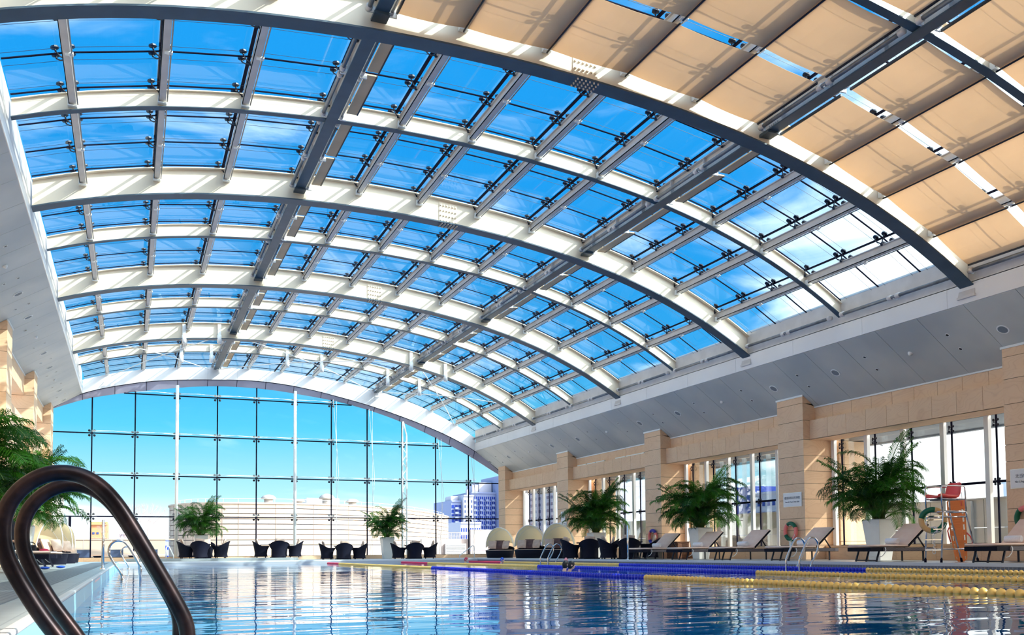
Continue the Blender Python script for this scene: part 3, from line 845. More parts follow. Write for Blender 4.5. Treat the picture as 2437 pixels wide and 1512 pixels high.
# ---- ceiling fittings
M_DISC = mat_('grey_speaker_mesh', (.22, .25, .27), .6); M_DOWN = mat_('dark_downlight', (.03, .03, .04), .3)
def slope_root(name, x, y, f, lab, cat, grp):
    s_ = (f(x+.1)-f(x-.1))/.2
    t = thing(name, (x, y, f(x)-.001), lab, cat, grp); t.rotation_euler = (0, -math.atan(s_), 0); return t
def speaker(x, y, f, lab, grp):
    t = slope_root('ceiling_speaker', x, y, f, lab, 'speaker', grp)
    MB().lathe([(0, -.012), (.125, -.012), (.125, 0)], 20).build('grille', M_DISC, t); MB().lathe([(.125, 0), (.125, -.018), (.155, -.012), (.155, 0)], 20).build('rim', M_WHITE, t)
def down(x, y, f, lab, grp):
    t = slope_root('downlight', x, y, f, lab, 'downlight', grp)
    MB().lathe([(0, -.004), (.045, -.004), (.045, 0)], 12).build('lens', M_DOWN, t); MB().lathe([(.045, 0), (.045, -.012), (.06, -.008), (.06, 0)], 12).build('rim', M_WHITE, t)
def smoke(x, y, f, lab, grp):
    t = slope_root('smoke_detector', x, y, f, lab, 'smoke detector', grp)
    MB().lathe([(0, -.07), (.03, -.07), (.035, -.05), (.055, -.045), (.06, -.02), (.07, -.015), (.07, 0)], 12).build('housing', M_WHITE, t, True)
RW = ['nearest', 'second', 'third', 'fourth', 'fifth', 'sixth', 'seventh', 'eighth', 'ninth', 'tenth', 'eleventh', 'twelfth', 'thirteenth', 'fourteenth', 'fifteenth', 'sixteenth']
n = 0; ns_ = 0; nd = 0
for i in range(-5, 13):
    y = 16.3+i*2.955
    if y > 51.9: break
    near = y > 12
    if not near: continue
    if i % 3 == 1: ns_ += near; smoke(20.03, y, soffR, 'small white smoke detector on the right-hand sloping ceiling, %s from the right edge' % RW[max(ns_-1, 0)] if near else 'small white smoke detector on the right-hand ceiling behind the viewpoint', 'smoke detectors, right ceiling')
    else: n += near; speaker(20.03, y, soffR, 'round grey ceiling speaker on the right-hand sloping ceiling, %s from the right edge' % RW[max(n-1, 0)] if near else 'round grey ceiling speaker on the right-hand ceiling behind the viewpoint', 'ceiling speakers, right')
    y += 1.48
    if y < 51.9:
        near = y > 15; nd += near
        for x, wh in ((19.8, 'nearer the glass roof'), (20.26, 'nearer the wall')):
            down(x, y, soffR, 'small dark downlight, right-hand ceiling, %s pair from the right edge, %s' % (RW[max(nd-1, 0)], wh) if near else 'small dark downlight of the right-hand ceiling behind the viewpoint', 'downlights, right ceiling')
n = 0; nd = 0; ns_ = 0
for i in range(0, 11):
    y = 22.05+i*2.93
    if y > 51.9: break
    if i % 3 == 2: ns_ += 1; smoke(-3.22, y, soffL, 'small white smoke detector on the left-hand sloping ceiling, %s from the left edge' % RW[ns_-1], 'smoke detectors, left ceiling')
    else: n += 1; speaker(-3.2, y, soffL, 'round grey ceiling speaker on the left-hand sloping ceiling, %s from the left edge' % RW[n-1], 'ceiling speakers, left')
    y += 1.46
    if y < 51:
        nd += 1
        for x, wh in ((-3.41, 'nearer the wall'), (-3.05, 'nearer the glass roof')): down(x, y, soffL, 'small dark downlight, left-hand ceiling, %s pair from the left edge, %s' % (RW[nd-1], wh), 'downlights, left ceiling')
# linear lamps on the stone beam of the fourth bay
for (a, b), lb in zip(((40.7, 41.65), (39.75, 40.6), (38.8, 39.65), (36.8, 37.7), (35.1, 36.7)), ('leftmost', 'second from left', 'third from left', 'fourth from left', 'rightmost')):
    tag(MB().box(20.84, 20.92, a, b, 4.812, 4.872).build('linear_lamp', M_WHITE, bevel=.01), 'slim white lamp lying on the stone beam above the third window, %s' % lb, 'lamp', 'slim lamps on the stone beam')

# ================================================================== THINGS
def multi(parent, name, mesh_obj, places):
    """first child is mesh_obj itself, the others share its mesh"""
    out = []
    for i, p in enumerate(places):
        o = mesh_obj if i == 0 else mesh_obj.copy()
        if i: COL.objects.link(o)
        o.parent = parent; o.location = p; out.append(o)
    return out

# ---- pool hand rails: profile traced in its own plane
PROF = [(-.16, -.9), (-.16, .0), (-.165, .10), (-.20, .165), (-.255, .248), (-.309, .32), (-.346, .389), (-.396, .476), (-.424, .535), (-.44, .589), (-.446, .643), (-.441, .70), (-.42, .758), (-.381, .808),
        (-.333, .845), (-.284, .864), (-.234, .868), (-.184, .859), (-.137, .837), (-.098, .803), (-.063, .763), (-.033, .718), (-.001, .667), (.052, .572), (.097, .491), (.143, .409), (.179, .341), (.202, .293), (.211, .259), (.214, .22), (.214, -.9)]
def _cr(P, k=3):
    out = []
    for i in range(len(P)-1):
        p0, p1, p2, p3 = P[max(0, i-1)], P[i], P[i+1], P[min(len(P)-1, i+2)]
        for j in range(k):
            t_ = j/k; out.append(tuple(.5*(2*p1[c]+(-p0[c]+p2[c])*t_+(2*p0[c]-5*p1[c]+4*p2[c]-p3[c])*t_**2+(-p0[c]+3*p1[c]-3*p2[c]+p3[c])*t_**3) for c in (0, 1)))
    return out+[P[-1]]
_q = PROF[1:-1]                       # even out the traced points, then refine
_q = [_q[0]]+[((a[0]+2*b[0]+c[0])/4, (a[1]+2*b[1]+c[1])/4) for a, b, c in zip(_q[:-2], _q[1:-1], _q[2:])]+[_q[-1]]
PROF = [PROF[0]]+_cr(_q)+[PROF[-1]]
def rail(y, mirror, x0, m, lab, r=.026, grp=None, base=0):
    s_ = -1 if mirror else 1
    t = thing('grab_rail', (x0, y, 0), lab, 'handrail', grp)
    P_ = [(s_*a, 0, b) for a, b in PROF]
    MB().tube(P_, r, 16).build('rail', m, t, True)
    f = MB(); f.lathe([(0, .012), (r*2.1, .012), (r*2.4, -.01), (0, -.01)], 16, (s_*-.16, 0, .012)); f.build('flange', m, t)
    return t
rail(3.9, 0, 0, M_BRONZE, 'big dark pool handrail arching in the lower left corner, nearer one', .031)
rail(4.58, 0, 0, M_BRONZE, 'big dark pool handrail arching just behind the nearest one', .031)
rail(22.2, 0, .0, M_CHROME, 'steel pool handrail at the left edge, seen through the big dark rails, nearer one')
rail(39.5, 0, .1, M_CHROME, 'small steel pool handrail at the left edge, farther one beside the granite ledge')
for y, lb in ((20.75, 'left one'), (20.2, 'right one')):
    rail(y, 1, 17.02, M_CHROME, 'steel pool handrail in front of the loungers, near the white column sign, %s' % lb, .026)
for y, lb in ((37.4, 'left one'), (36.6, 'right one')):
    rail(y, 1, 17.05, M_CHROME, 'steel pool handrail in front of the third canopied daybed, %s' % lb, .026)
def tri_rail(x, y, z, w, h, mirror, lab):
    t = thing('step_rail', (x, y, z), lab, 'handrail'); s_ = -1 if mirror else 1
    P_ = [(0, 0, 0), (0, 0, h-.12), (s_*.03, 0, h-.03), (s_*.08, 0, h), (s_*.13, 0, h-.03), (s_*w, 0, .15), (s_*w, 0, 0)]
    MB().tube(P_, .028, 8).build('rail', M_WHITE, t, True)
tri_rail(1.62, 48.3, .33, .34, .62, 0, 'small white triangular rail on the granite ledge left of the potted palm')
tri_rail(17.5, 47.75, DECK, .85, .70, 1, 'white triangular rail at the far right corner of the pool')
for x, y, lb in ((-.62, 24.6, 'slim steel flag post on the left pool edge'), (17.75, 31.2, 'slim steel flag post on the right pool edge in front of the wicker chairs')):
    t = thing('flag_post', (x, y, DECK), lb, 'post')
    MB().tube([(0, 0, 0), (0, 0, 1.2 if x < 0 else 1.32)], .032 if x < 0 else .036, 10).build('pole', M_CHROME, t, True)
    MB().lathe([(0, .03), (.06, .03), (.075, .0), (0, 0)], 14).build('flange', M_CHROME, t)
    MB().tube([(0, 0, 1.12), (.06, 0, 1.12)], .008, 6).build('hook', M_CHROME, t)
t = tag(MB().box(-.499, -.497, 15.5, 18.0, .125, .16).build('depth_strip', mat_('pale_pink_sticker', (.9, .62, .62), .4)), 'pale pink marker strip on the inner wall of the pool at left', 'marker')

# ---- lane ropes
M_RED = mat_('red_float', (.85, .05, .12), .4); M_YEL = mat_('yellow_float', (.95, .62, .16), .4); M_BLUE = mat_('blue_float', (.01, .02, .55), .35)
def bead():
    m = MB()
    m.lathe([(.010, -.056), (.026, -.050), (.048, -.034), (.060, -.010), (.060, .010), (.048, .034), (.026, .05), (.010, .056)], 12, ax='y'); return m
bm = {}
for nme, mm in (('r', M_RED), ('y', M_YEL), ('b', M_BLUE)):
    o = bead().build('float', mm, None, True); bm[nme] = o.data; bpy.data.objects.remove(o)
for x, cuts, lb in ((9.3, (44.2, 29.5, 15.74), 'lane rope of red, yellow and blue floats nearest the camera'), (13.2, (42.5, 29.5, 17.3), 'middle lane rope of red, yellow and blue floats'), (16.95, (42.0, 30.4, 17.9), 'lane rope of red, yellow and blue floats along the right poolside')):
    t = thing('lane_rope', (x, 0, .02), lb, 'lane rope', 'floating lane ropes')
    MB().tube([(0, 3.2, 0), (0, py1, 0)], .008, 5).build('cord', M_WHITE, t)
    y = 6.0 if x < 10 else (8.5 if x < 15 else 11.0); n = 0; rest = MB()
    while y < py1-.1:
        c = 'r' if y > cuts[0] else ('y' if y > cuts[1] else ('b' if y > cuts[2] else 'y'))
        if n < 95:
            o = bpy.data.objects.new('float', bm[c]); COL.objects.link(o); o.parent = t; o.location = (0, y, 0); o.rotation_euler = (0, 0, .35)
        else:
            k = len(rest.f); rest.lathe([(.010, -.056), (.046, -.036), (.060, 0), (.046, .036), (.010, .056)], 8, (0, y, 0), 'y', 'ryb'.index(c))
        y += .122; n += 1
    o = rest.build('float_run', [M_RED, M_YEL, M_BLUE], t, True); o['kind'] = 'stuff'

# ---- potted areca palms
def frond(L, droop, seed):
    rr = random.Random(seed); m = MB(); pts = []; p = Vector((0, 0, 0)); e = math.radians(78); n = 16
    for i in range(n+1):
        pts.append(p.copy()); u = i/n
        e2 = e-droop*(u**1.6); p = p+Vector((math.cos(e2), 0, math.sin(e2)))*L/n
    m.tube(pts, [.014*(1-.8*i/n)+.003 for i in range(n+1)], 5, mi=1)
    nl = 50
    for j in range(nl):
        u = .16+.83*j/nl; f_ = u*n; i = min(int(f_), n-1); w = f_-i
        c = pts[i].lerp(pts[i+1], w); d = (pts[i+1]-pts[i]).normalized(); up = Vector((0, 1, 0)).cross(d)*-1
        if up.z < 0 and abs(d.z) < .8: up = -up
        ll = L*.30*math.sin(min(1, (u-.2)/.5)*pi/2)*(1-.55*max(0, u-.55)/.45)*rr.uniform(.9, 1.1)
        for s_ in (-1, 1):
            sd_ = Vector((0, s_, 0)); dr = (sd_*.80+d*.62+up*(.14+rr.uniform(-.12, .12))).normalized()
            a = c; b = c+dr*ll*.55; e_ = c+dr*ll*.95+Vector((0, 0, -1))*ll*rr.uniform(.2, .5)
            wd_ = d*.0115*(L/1.6)
            m.add([a-wd_*.5, a+wd_*.5, b+wd_, b-wd_, e_], [(0, 1, 2, 3), (3, 2, 4)], 0)
    return m.build('frond', [M_LEAF, M_STEM])
FR = []
for L, dr in ((1.55, .55), (1.55, 1.5), (1.6, 1.9), (1.5, 2.25), (1.35, 2.6), (1.2, 1.5)):
    o = frond(L, dr, len(FR)+5); FR.append(o.data); bpy.data.objects.remove(o)
def palm(x, y, z, lab, seed, top=2.25, spread=1.0, n=46, pot=True, ph=1.18, xmin=-99, xmax=99, ymax=99):
    n = int(n*1.45)
    t = thing('potted_palm', (x, y, z), lab, 'potted palm', None); rr = random.Random(seed)
    k = 1.0
    m = MB(); w0, w1 = .22, .345
    m.hexa([(-w0, -w0, 0), (w0, -w0, 0), (w0, w0, 0), (-w0, w0, 0)], [(-w1, -w1, ph), (w1, -w1, ph), (w1, w1, ph), (-w1, w1, ph)])
    m.hexa([(-w1+.03, -w1+.03, ph+.001), (w1-.03, -w1+.03, ph+.001), (w1-.03, w1-.03, ph+.001), (-w1+.03, w1-.03, ph+.001)], [(-w1, -w1, ph+.02), (w1, -w1, ph+.02), (w1, w1, ph+.02), (-w1, w1, ph+.02)])
    m.build('planter', M_POT, t, bevel=.015)
    MB().box(-w1+.04, w1-.04, -w1+.04, w1-.04, ph-.03, ph+.022).build('soil', M_SOIL, t)
    st = MB(); k_ = n//3
    for i in range(k_):
        a = i*2.39996+.3; w_ = (i*.618) % 1.0; lean = .06+.68*w_; hs = (1.05-.80*w_)*top/2.2*rr.uniform(.85, 1.1)
        b0 = Vector((.12*math.cos(a), .12*math.sin(a), ph)); dr = Vector((math.sin(lean)*math.cos(a), math.sin(lean)*math.sin(a), math.cos(lean))); b1 = b0+dr*hs
        st.tube([b0, b0+dr*hs*.5, b1], [.024, .018, .012], 5)
        for j in range(4):
            fa = a+(j-1.5)*1.25+rr.uniform(-.35, .35)
            if j == 0 and i % 2 == 0: v, tilt, sc = 0, lean*.6+rr.uniform(-.1, .15), rr.uniform(.95, 1.12)*top/2.25; fa = a
            else: v = rr.choice((1, 2, 2, 3, 4)); tilt = lean*.5+rr.uniform(.0, .35); sc = rr.uniform(.80, 1.08)*spread
            for lim, comp in ((xmax-x, math.cos(fa)), (x-xmin, -math.cos(fa)), (ymax-y, math.sin(fa))):
                if comp > .05:
                    off = {0: b1.x, 1: -b1.x, 2: b1.y}[0 if lim == xmax-x else (1 if lim == x-xmin else 2)]
                    for _ in range(14):
                        if off+comp*sc*1.25*math.sin(min(1.5, tilt+.6)) > lim: sc *= .92; tilt *= .92
            o = bpy.data.objects.new('frond', FR[v]); COL.objects.link(o); o.parent = t; o.location = b0.lerp(b1, .30+.70*((j+i) % 4)/3)
            q = Quaternion((0, 0, 1), fa) @ Quaternion((0, 1, 0), tilt); o.rotation_euler = q.to_euler(); o.scale = (sc,)*3
    for i in range(int(k_*.9)):
        a = i*2.39996+1.1; v = rr.choice((2, 3, 3, 4)); tilt = rr.uniform(.35, .85); sc = rr.uniform(.62, .88)*min(spread, 1.15)
        o = bpy.data.objects.new('frond', FR[v]); COL.objects.link(o); o.parent = t; o.location = (.12*math.cos(a), .12*math.sin(a), ph+rr.uniform(0, .25))
        q = Quaternion((0, 0, 1), a) @ Quaternion((0, 1, 0), tilt); o.rotation_euler = q.to_euler(); o.scale = (sc,)*3
    for o in t.children:                       # nothing may grow through a wall or window
        if not o.name.startswith('frond'): continue
        for _ in range(24):
            M_ = Matrix.LocRotScale(o.location, o.rotation_euler, o.scale); vs = [M_ @ q_.co for q_ in list(o.data.vertices)[::3]]
            if max(q_.x for q_ in vs)+x < xmax and min(q_.x for q_ in vs)+x > xmin and max(q_.y for q_ in vs)+y < ymax: break
            o.scale = o.scale*.94
    st.build('stem', M_STEM, t, True)
    return t
palm(20.2, 20.75, DECK, 'tall bushy palm in a white planter beside the lifeguard chair', 11, 2.6, 1.0, 56, xmax=21.9)
palm(20.2, 29.9, DECK, 'wide spreading palm in a white planter between the two life rings', 12, 2.5, 1.12, 56, xmax=21.9)
palm(20.2, 38.45, DECK, 'bushy palm in a white planter behind the crowded wicker chairs', 13, 2.7, 1.08, 56, xmax=21.9)
palm(13.15, 49.9, DECK, 'potted palm in a white planter at the end window, right of the pair there', 14, 2.2, .85, 48, ymax=52.0)
palm(3.4, 50.85, .33, 'potted palm at the end window behind the leftmost wicker chairs', 15, 2.2, .85, 50, ymax=52.1)
palm(-2.95, 19.6, DECK, 'large palm at the left edge of the picture behind the dark handrails', 16, 1.95, 1.2, 60, xmin=-3.6)
palm(-2.9, 29.6, DECK, 'palm with long arching fronds behind the dark handrails at left', 17, 2.35, 1.25, 62, xmin=-3.6)

# ---- wicker tub chairs, tables, cushions
def tub_chair():
    t = thing('wicker_armchair', (0, 0, 0), '', 'armchair')
    n = 20; a0, a1 = math.radians(-62), math.radians(242)
    def sh(rk, off):
        rows = []
        for i in range(n+1):
            a = a0+(a1-a0)*i/n; bk = max(0, math.sin(a)); hz = .58+.24*bk**1.1
            col = []
            for z, r in ((.05, .34), (.2, .31), (.4, .34), (hz*.85, .40), (hz, .45)):
                r = r-off; col.append((r*math.cos(a), r*math.sin(a)*.98, z))
            rows.append(col)
        return rows
    o_, i_ = sh(0, 0), sh(0, .045)
    m = MB(); m.grid(o_); m.grid([r[::-1] for r in i_])
    for a, b, c, d in zip(o_[:-1], o_[1:], i_[:-1], i_[1:]): m.add([a[-1], b[-1], d[-1], c[-1]], [(0, 1, 2, 3)])
    for e in (0, -1): m.grid([o_[e], i_[e]])
    m.build('shell', M_WICKER, t, True)
    m = MB(); m.prism([(.27*math.cos(a), .27*math.sin(a)*.98) for a in [2*pi*i/16 for i in range(16)]], .05, .38); m.build('seat', M_WICKER, t)
    m = MB(); m.cushion(-.25, .25, -.27, .24, .38, .46); m.build('seat_cushion', M_PILLOW, t, True)
    fo = MB().box(-.02, .02, -.02, .02, 0, .06).build('foot', M_WICKER)
    multi(t, 'foot', fo, [(.2, .2, 0), (-.2, .2, 0), (.2, -.2, 0), (-.2, -.2, 0)])
    m = MB(); m.cushion(-.22, .22, -.05, .05, -.2, .2, .05); m.xform(Matrix.Translation((0, .17, .67)) @ Matrix.Rotation(-.32, 4, 'X') @ Matrix.Rotation(.25, 4, 'Y'))
    # cushion() lies flat in z, so turn the slab upright
    m = MB(); m.cushion(-.21, .21, -.21, .21, -.06, .06, .05); m.xform(Matrix.Translation((0, .16, .72)) @ Matrix.Rotation(1.25, 4, 'X') @ Matrix.Rotation(.1, 4, 'Z'))
    return t, m
chair0, pm = tub_chair()
pil0 = thing('throw_pillow', (0, 0, 0), '', 'pillow'); pm.build('cover', M_PILLOW, pil0, True)
def table_():
    t = thing('wicker_table', (0, 0, 0), '', 'table')
    MB().box(-.42, .42, -.42, .42, .68, .73).build('table_top', M_WICKER, t, bevel=.01); MB().box(-.3, .3, -.3, .3, .04, .68).build('pedestal', M_WICKER, t); MB().box(-.36, .36, -.36, .36, .0, .05).build('base', M_WICKER, t)
    return t
table0 = table_()
used = {'c': 0, 't': 0, 'p': 0}
def put(kind, proto, loc, rz, lab, grp):
    if not used[kind]:
        used[kind] = 1; proto.location = loc; proto.rotation_euler = (0, 0, rz); proto['label'] = lab; proto['group'] = grp; return proto
    return dup(proto, loc, rz, lab, grp)
def dining(x, y, z, where, angs, R_=.84, grp=None, rot=0, cs=1.06):
    put('t', table0, (x, y, z), rot, 'dark wicker table %s' % where, 'dark wicker tables')
    nm = {0: 'rightmost', 1: 'front', 2: 'leftmost', 3: 'back'}
    for j, a in enumerate(angs):
        cx_, cy_ = x+R_*math.cos(a), y+R_*math.sin(a); rz = a-pi/2
        ch_ = put('c', chair0, (cx_, cy_, z), rz, 'dark wicker tub chair %s, %s one' % (where, nm[j]), 'dark wicker tub chairs')
        pl_ = put('p', pil0, (cx_, cy_, z), rz, 'taupe pillow in the %s tub chair %s' % (nm[j], where), 'taupe pillows in the tub chairs')
        ch_.scale = pl_.scale = (cs,)*3
dining(3.40, 48.9, .33, 'on the granite ledge, left group', [-.25, -pi/2-.25, pi+.1, pi/2-.2])
dining(7.08, 48.9, .33, 'on the granite ledge, right group', [-.15, -pi/2-.1, pi-.1, pi/2-.3])
dining(10.45, 48.75, DECK, 'at the far poolside, right of the granite ledge', [-.3, -pi/2-.15, pi-.05, pi/2-.3])
dining(14.25, 48.4, DECK, 'at the far poolside, front of the right-hand palm', [-.35, -pi/2-.2, pi-.1, pi/2-.3])
dining(18.75, 36.4, DECK, 'by the right poolside, in front of the planter', [-.5, -pi/2-.45, pi-.1, pi/2-.5], .88)
dining(19.15, 33.6, DECK, 'by the right poolside, behind the flag post', [-.6, -pi/2-.5, pi-.2, pi/2-.5], .88)
# towels and things on the two near tables
for (x, y, z, w, lb) in ((18.62, 36.3, DECK+.73, .17, 'crumpled white towel on the wicker table in front of the planter'), (19.05, 33.65, DECK+.73, .15, 'crumpled white towel on the wicker table behind the flag post'), (18.95, 33.35, DECK+.73, .13, 'folded towel at the edge of the wicker table behind the flag post')):
    m = MB(); rr = random.Random(int(x*100)); rows = []
    for i in range(9):
        th = pi*i/8; rows.append([(w*math.sin(th)*math.cos(a)*(1+.2*rr.random()), w*math.sin(th)*math.sin(a)*(1+.2*rr.random()), .055+.055*math.cos(th)*(1+.5*rr.random())) for a in [2*pi*j/12 for j in range(12)]])
    for r_ in rows: r_.append(r_[0])
    m.grid(rows[::-1]); o = m.build('towel', M_TOWEL, None, True); o.location = (x, y, z); tag(o, lb, 'towel', 'towels on the wicker tables')

# ---- canopied daybeds
def daybed():
    t = thing('daybed', (0, 0, 0), '', 'daybed'); n = 28; rx, ry = .80, .70
    m = MB(); rows = []
    for i in range(n+1):
        a = 2*pi*i/n; bk = max(0, math.sin(a)); top = .40+.24*bk; c, s_ = math.cos(a), math.sin(a)
        if s_ < 0: s_ *= .75
        rows.append([(rx*.90*c, ry*.90*s_, .0), (rx*.96*c, ry*.96*s_, .2), (rx*1.02*c, ry*1.02*s_, top), (rx*.95*c, ry*.95*s_, top), (rx*.93*c, ry*.93*s_, .30)])
    m.grid(rows[::-1]); m.build('base', M_WICKER, t, True)
    m = MB(); k = 24
    poly = [(rx*.92*math.cos(2*pi*i/k), ry*.92*math.sin(2*pi*i/k)*(1 if math.sin(2*pi*i/k) > 0 else .75)) for i in range(k)]
    m.prism(poly, .26, .42); m.build('mattress', M_CUSHION, t, bevel=.03)
    def arc(th, sc=1, r=.82, n=22): return [(r*math.cos(pi*i/n)*sc, 1.14*math.sin(pi*i/n)*math.cos(th)*.68, .56+1.14*math.sin(pi*i/n)*math.sin(th)*.93) for i in range(n+1)]
    th0, th1, th2 = math.radians(98), math.radians(62), math.radians(14)
    MB().tube(arc(th0), .02, 8).build('hoop', M_WHITE, t, True)
    MB().tube(arc(th1, .985), .013, 6).build('hoop', M_WHITE, t, True)
    ang = [th0+(th2-th0)*i/10 for i in range(11)]
    m = MB(); m.grid([arc(a, .995-.002*i*0) for i, a in enumerate(ang)]); o = m.build('canopy', M_CANOPY, t, True)
    sl = o.modifiers.new('thick', 'SOLIDIFY'); sl.thickness = .006
    return t
def slab_pillow(mat, w=.42):
    m = MB(); m.cushion(-w/2, w/2, -w/2, w/2, -.07, .07, .05); m.xform(Matrix.Rotation(1.2, 4, 'X')); return m.build('cover', mat, None, True)
db0 = daybed(); used['d'] = 0
def put_daybed(x, y, rz, lb, s_=1):
    if not used['d']: used['d'] = 1; db0.location = (x, y, DECK); db0.rotation_euler = (0, 0, rz); db0['label'] = lb; o = db0
    else: o = dup(db0, (x, y, DECK), rz, lb)
    o['group'] = 'canopied wicker daybeds'; o.scale = (s_,)*3
    for j, (px_, py_, mm, w, wh) in enumerate(((-.40, -.08, M_PILLOW, .46, 'left front taupe pillow'), (-.12, .24, M_PILLOWD, .52, 'dark brown pillow'), (.16, .26, M_PILLOW, .48, 'middle taupe pillow'), (.40, -.04, M_PILLOW, .46, 'right front taupe pillow'))):
        p = slab_pillow(mm, w); q = thing('throw_pillow', (x+s_*(px_*math.cos(rz)-py_*math.sin(rz)), y+s_*(px_*math.sin(rz)+py_*math.cos(rz)), DECK+s_*.70), '%s on the %s' % (wh, lb), 'pillow', 'pillows on the daybeds', rz+(.25 if px_ < 0 else -.25))
        p.parent = q
put_daybed(18.95, 47.6, -.85, 'canopied daybed left of the right-hand three', 1.04)
put_daybed(19.25, 44.1, -.85, 'canopied daybed in the middle of the right-hand three', 1.06)
put_daybed(19.35, 40.9, -.9, 'canopied daybed right of the right-hand three', 1.06)
put_daybed(-2.8, 38.4, 1.1, 'canopied daybed nearest of the three at left', 1.05)
put_daybed(-2.7, 42.6, 1.1, 'canopied daybed in the middle of the three at left', 1.05)
put_daybed(-2.80, 46.9, 1.1, 'canopied daybed farthest of the three at left', 1.05)

# ---- sun loungers: foot at the origin, head towards +x
def lounger():
    t = thing('sun_lounger', (0, 0, 0), '', 'sun lounger')
    m = MB(); m.box(0, 1.95, -.34, .34, .26, .36); m.build('frame', M_WICKER, t, bevel=.008)
    MB().box(.38, 1.93, -.352, -.34, .27, .355).build('side_weave', M_WICKER2, t)
    m = MB(); m.cushion(-.02, 1.22, -.33, .33, .36, .435, .03); m.build('cushion', M_CUSHION, t, True)
    bk = thing('backrest', (1.16, 0, .40), None, None); bk.parent = t; bk.rotation_euler = (0, -math.radians(41), 0)
    m = MB(); m.box(0, .86, -.33, .33, -.035, .0); m.build('backrest_frame', M_WICKER, bk)
    m = MB(); m.cushion(0, .86, -.335, .335, .0, .065, .03); m.build('back_cushion', M_CUSHION, bk, True)
    m = MB().box(-.018, .018, -.018, .018, 0, .28)
    def leg(dx, y, x): 
        return MB().bar((x, y, .27), (x+dx, y, .0), .03, .03).build('leg', M_FITTING, t)
    for y in (-.30, 0, .30): leg(-.09, y, .30)
    for y in (-.30, .30): leg(.0, y, 1.65)
    MB().bar((.21, -.31, .03), (.21, .31, .03), .03, .03).build('foot_bar', M_FITTING, t)
    m = MB().bar((1.72, -.28, .36), (1.50, -.28, .66), .025, .025).build('prop', M_FITTING, t)
    MB().bar((1.72, .28, .36), (1.50, .28, .66), .025, .025).build('prop', M_FITTING, t)
    P_ = [(.42, -.355, .37), (.43, -.37, .30), (.40, -.37, .22), (.33, -.36, .14), (.26, -.35, .12)]
    MB().tube(P_, .010, 6).build('strap', M_WHITE, t, True)
    return t
lg0 = lounger(); used['l'] = 0
tw0 = None; LG = []
def put_lounger(x, y, rz, lb, towel=True):
    global tw0
    if not used['l']: used['l'] = 1; lg0.location = (x, y, DECK); lg0.rotation_euler = (0, 0, rz); lg0['label'] = lb; LG.append(lg0)
    else: LG.append(dup(lg0, (x, y, DECK), rz, lb))
    LG[-1].scale = (1.18, 1.2, 1.04)
    if towel:
        lx, ly = 1.19, -.02
        p = (x+lx*math.cos(rz)-ly*math.sin(rz), y+lx*math.sin(rz)+ly*math.cos(rz), DECK+.545)
        q = thing('rolled_towel', p, 'white rolled towel on the %s' % lb, 'towel', 'rolled towels on the loungers', rz)
        m = MB(); m.lathe([(0, -.19), (.05, -.20), (.078, -.19), (.082, 0), (.078, .19), (.05, .20), (0, .19)], 16, (0, 0, 0), 'y'); m.build('roll', M_TOWEL, q, True)
        m = MB(); m.lathe([(.028, -.203), (.034, -.206), (.04, -.203)], 12, (0, 0, 0), 'y'); m.lathe([(.055, -.202), (.062, -.206), (.068, -.2)], 14, (0, 0, 0), 'y'); m.build('fold', M_TOWEL, q, True)
lg0['group'] = 'sun loungers with beige cushions'
for x, y, a, lb in ((18.1, 31.3, .24, 'beige lounger directly right of the wicker chairs'), (18.05, 28.4, .21, 'beige lounger in front of the palm between the life rings'), (18.05, 25.8, .16, 'beige lounger just left of the green and pink ring'),
                    (18.05, 22.85, .09, 'beige lounger behind the steel handrails at right'), (17.95, 19.2, .03, 'beige lounger in front of the palm beside the lifeguard chair'), (17.9, 15.35, .10, 'beige lounger cut by the right edge of the picture')):
    put_lounger(x, y, a, lb)
for x, y, lb in ((-1.62, 22.3, 'beige lounger at left, nearest of the row of three'), (-1.78, 26.9, 'beige lounger at left, middle of the row of three'), (-1.95, 31.6, 'beige lounger at left, farthest of the row of three')):
    put_lounger(x, y, pi+.05, lb, False)

# ---- life rings
M_SALMON = mat_('salmon_pink_float', (.95, .24, .22), .4); M_RGREEN = mat_('deep_green_band', (.0, .12, .05), .4); M_RBLUE = mat_('deep_blue_band', (.03, .02, .32), .4); M_RTAN = mat_('faded_orange_float', (.75, .45, .18), .5)
def ring(loc, cols, lb, rz=0, R_=.27, r=.065, a0=.5, ax=None, stand=True):
    t = thing('life_ring', loc, lb, 'life ring', None, rz)
    for i in range(4):
        m = MB(); s0 = a0+i*pi/2; k = 10
        m.tube([(0, R_*math.cos(s0+pi/2*j/k), R_*math.sin(s0+pi/2*j/k)) for j in range(k+1)], r*(1.0 if i % 2 else 1.02), 12)
        o = m.build('ring_segment', cols[i % 2], t, True)
    m = MB(); m.tube([(-.07, (R_+.03)*math.cos(a), (R_+.05)*math.sin(a)) for a in [pi*1.1+.9*pi/2*j/8 for j in range(9)]], .008, 5); m.build('grab_line', M_WHITE, t)
    if stand:
        m = MB(); m.box(-.03, .06, -.05, .05, -R_-r-.14, -R_-r+.02); m.box(-.03, .06, -.05, .05, R_-.08, R_-.05); m.build('holder', M_WHITE, t)
ring((20.40, 33.74, 1.12), (M_RBLUE, M_SALMON), 'pink and blue life ring hung on the stone column', a0=pi/4+.2)
ring((20.40, 24.92, 1.14), (M_RGREEN, M_SALMON), 'pink and green life ring hung on the stone column above the handrails', a0=pi/4+.3)
ring((20.40, 16.12, 1.26), (M_SALMON, M_RGREEN), 'pink and green life ring cut off at the right edge of the picture', a0=.9)
ring((17.98, 16.74, 1.22), (M_RGREEN, M_RTAN), 'dark green and orange life ring hung behind the ladder of the lifeguard chair', rz=.74, a0=.2, stand=False, R_=.26)

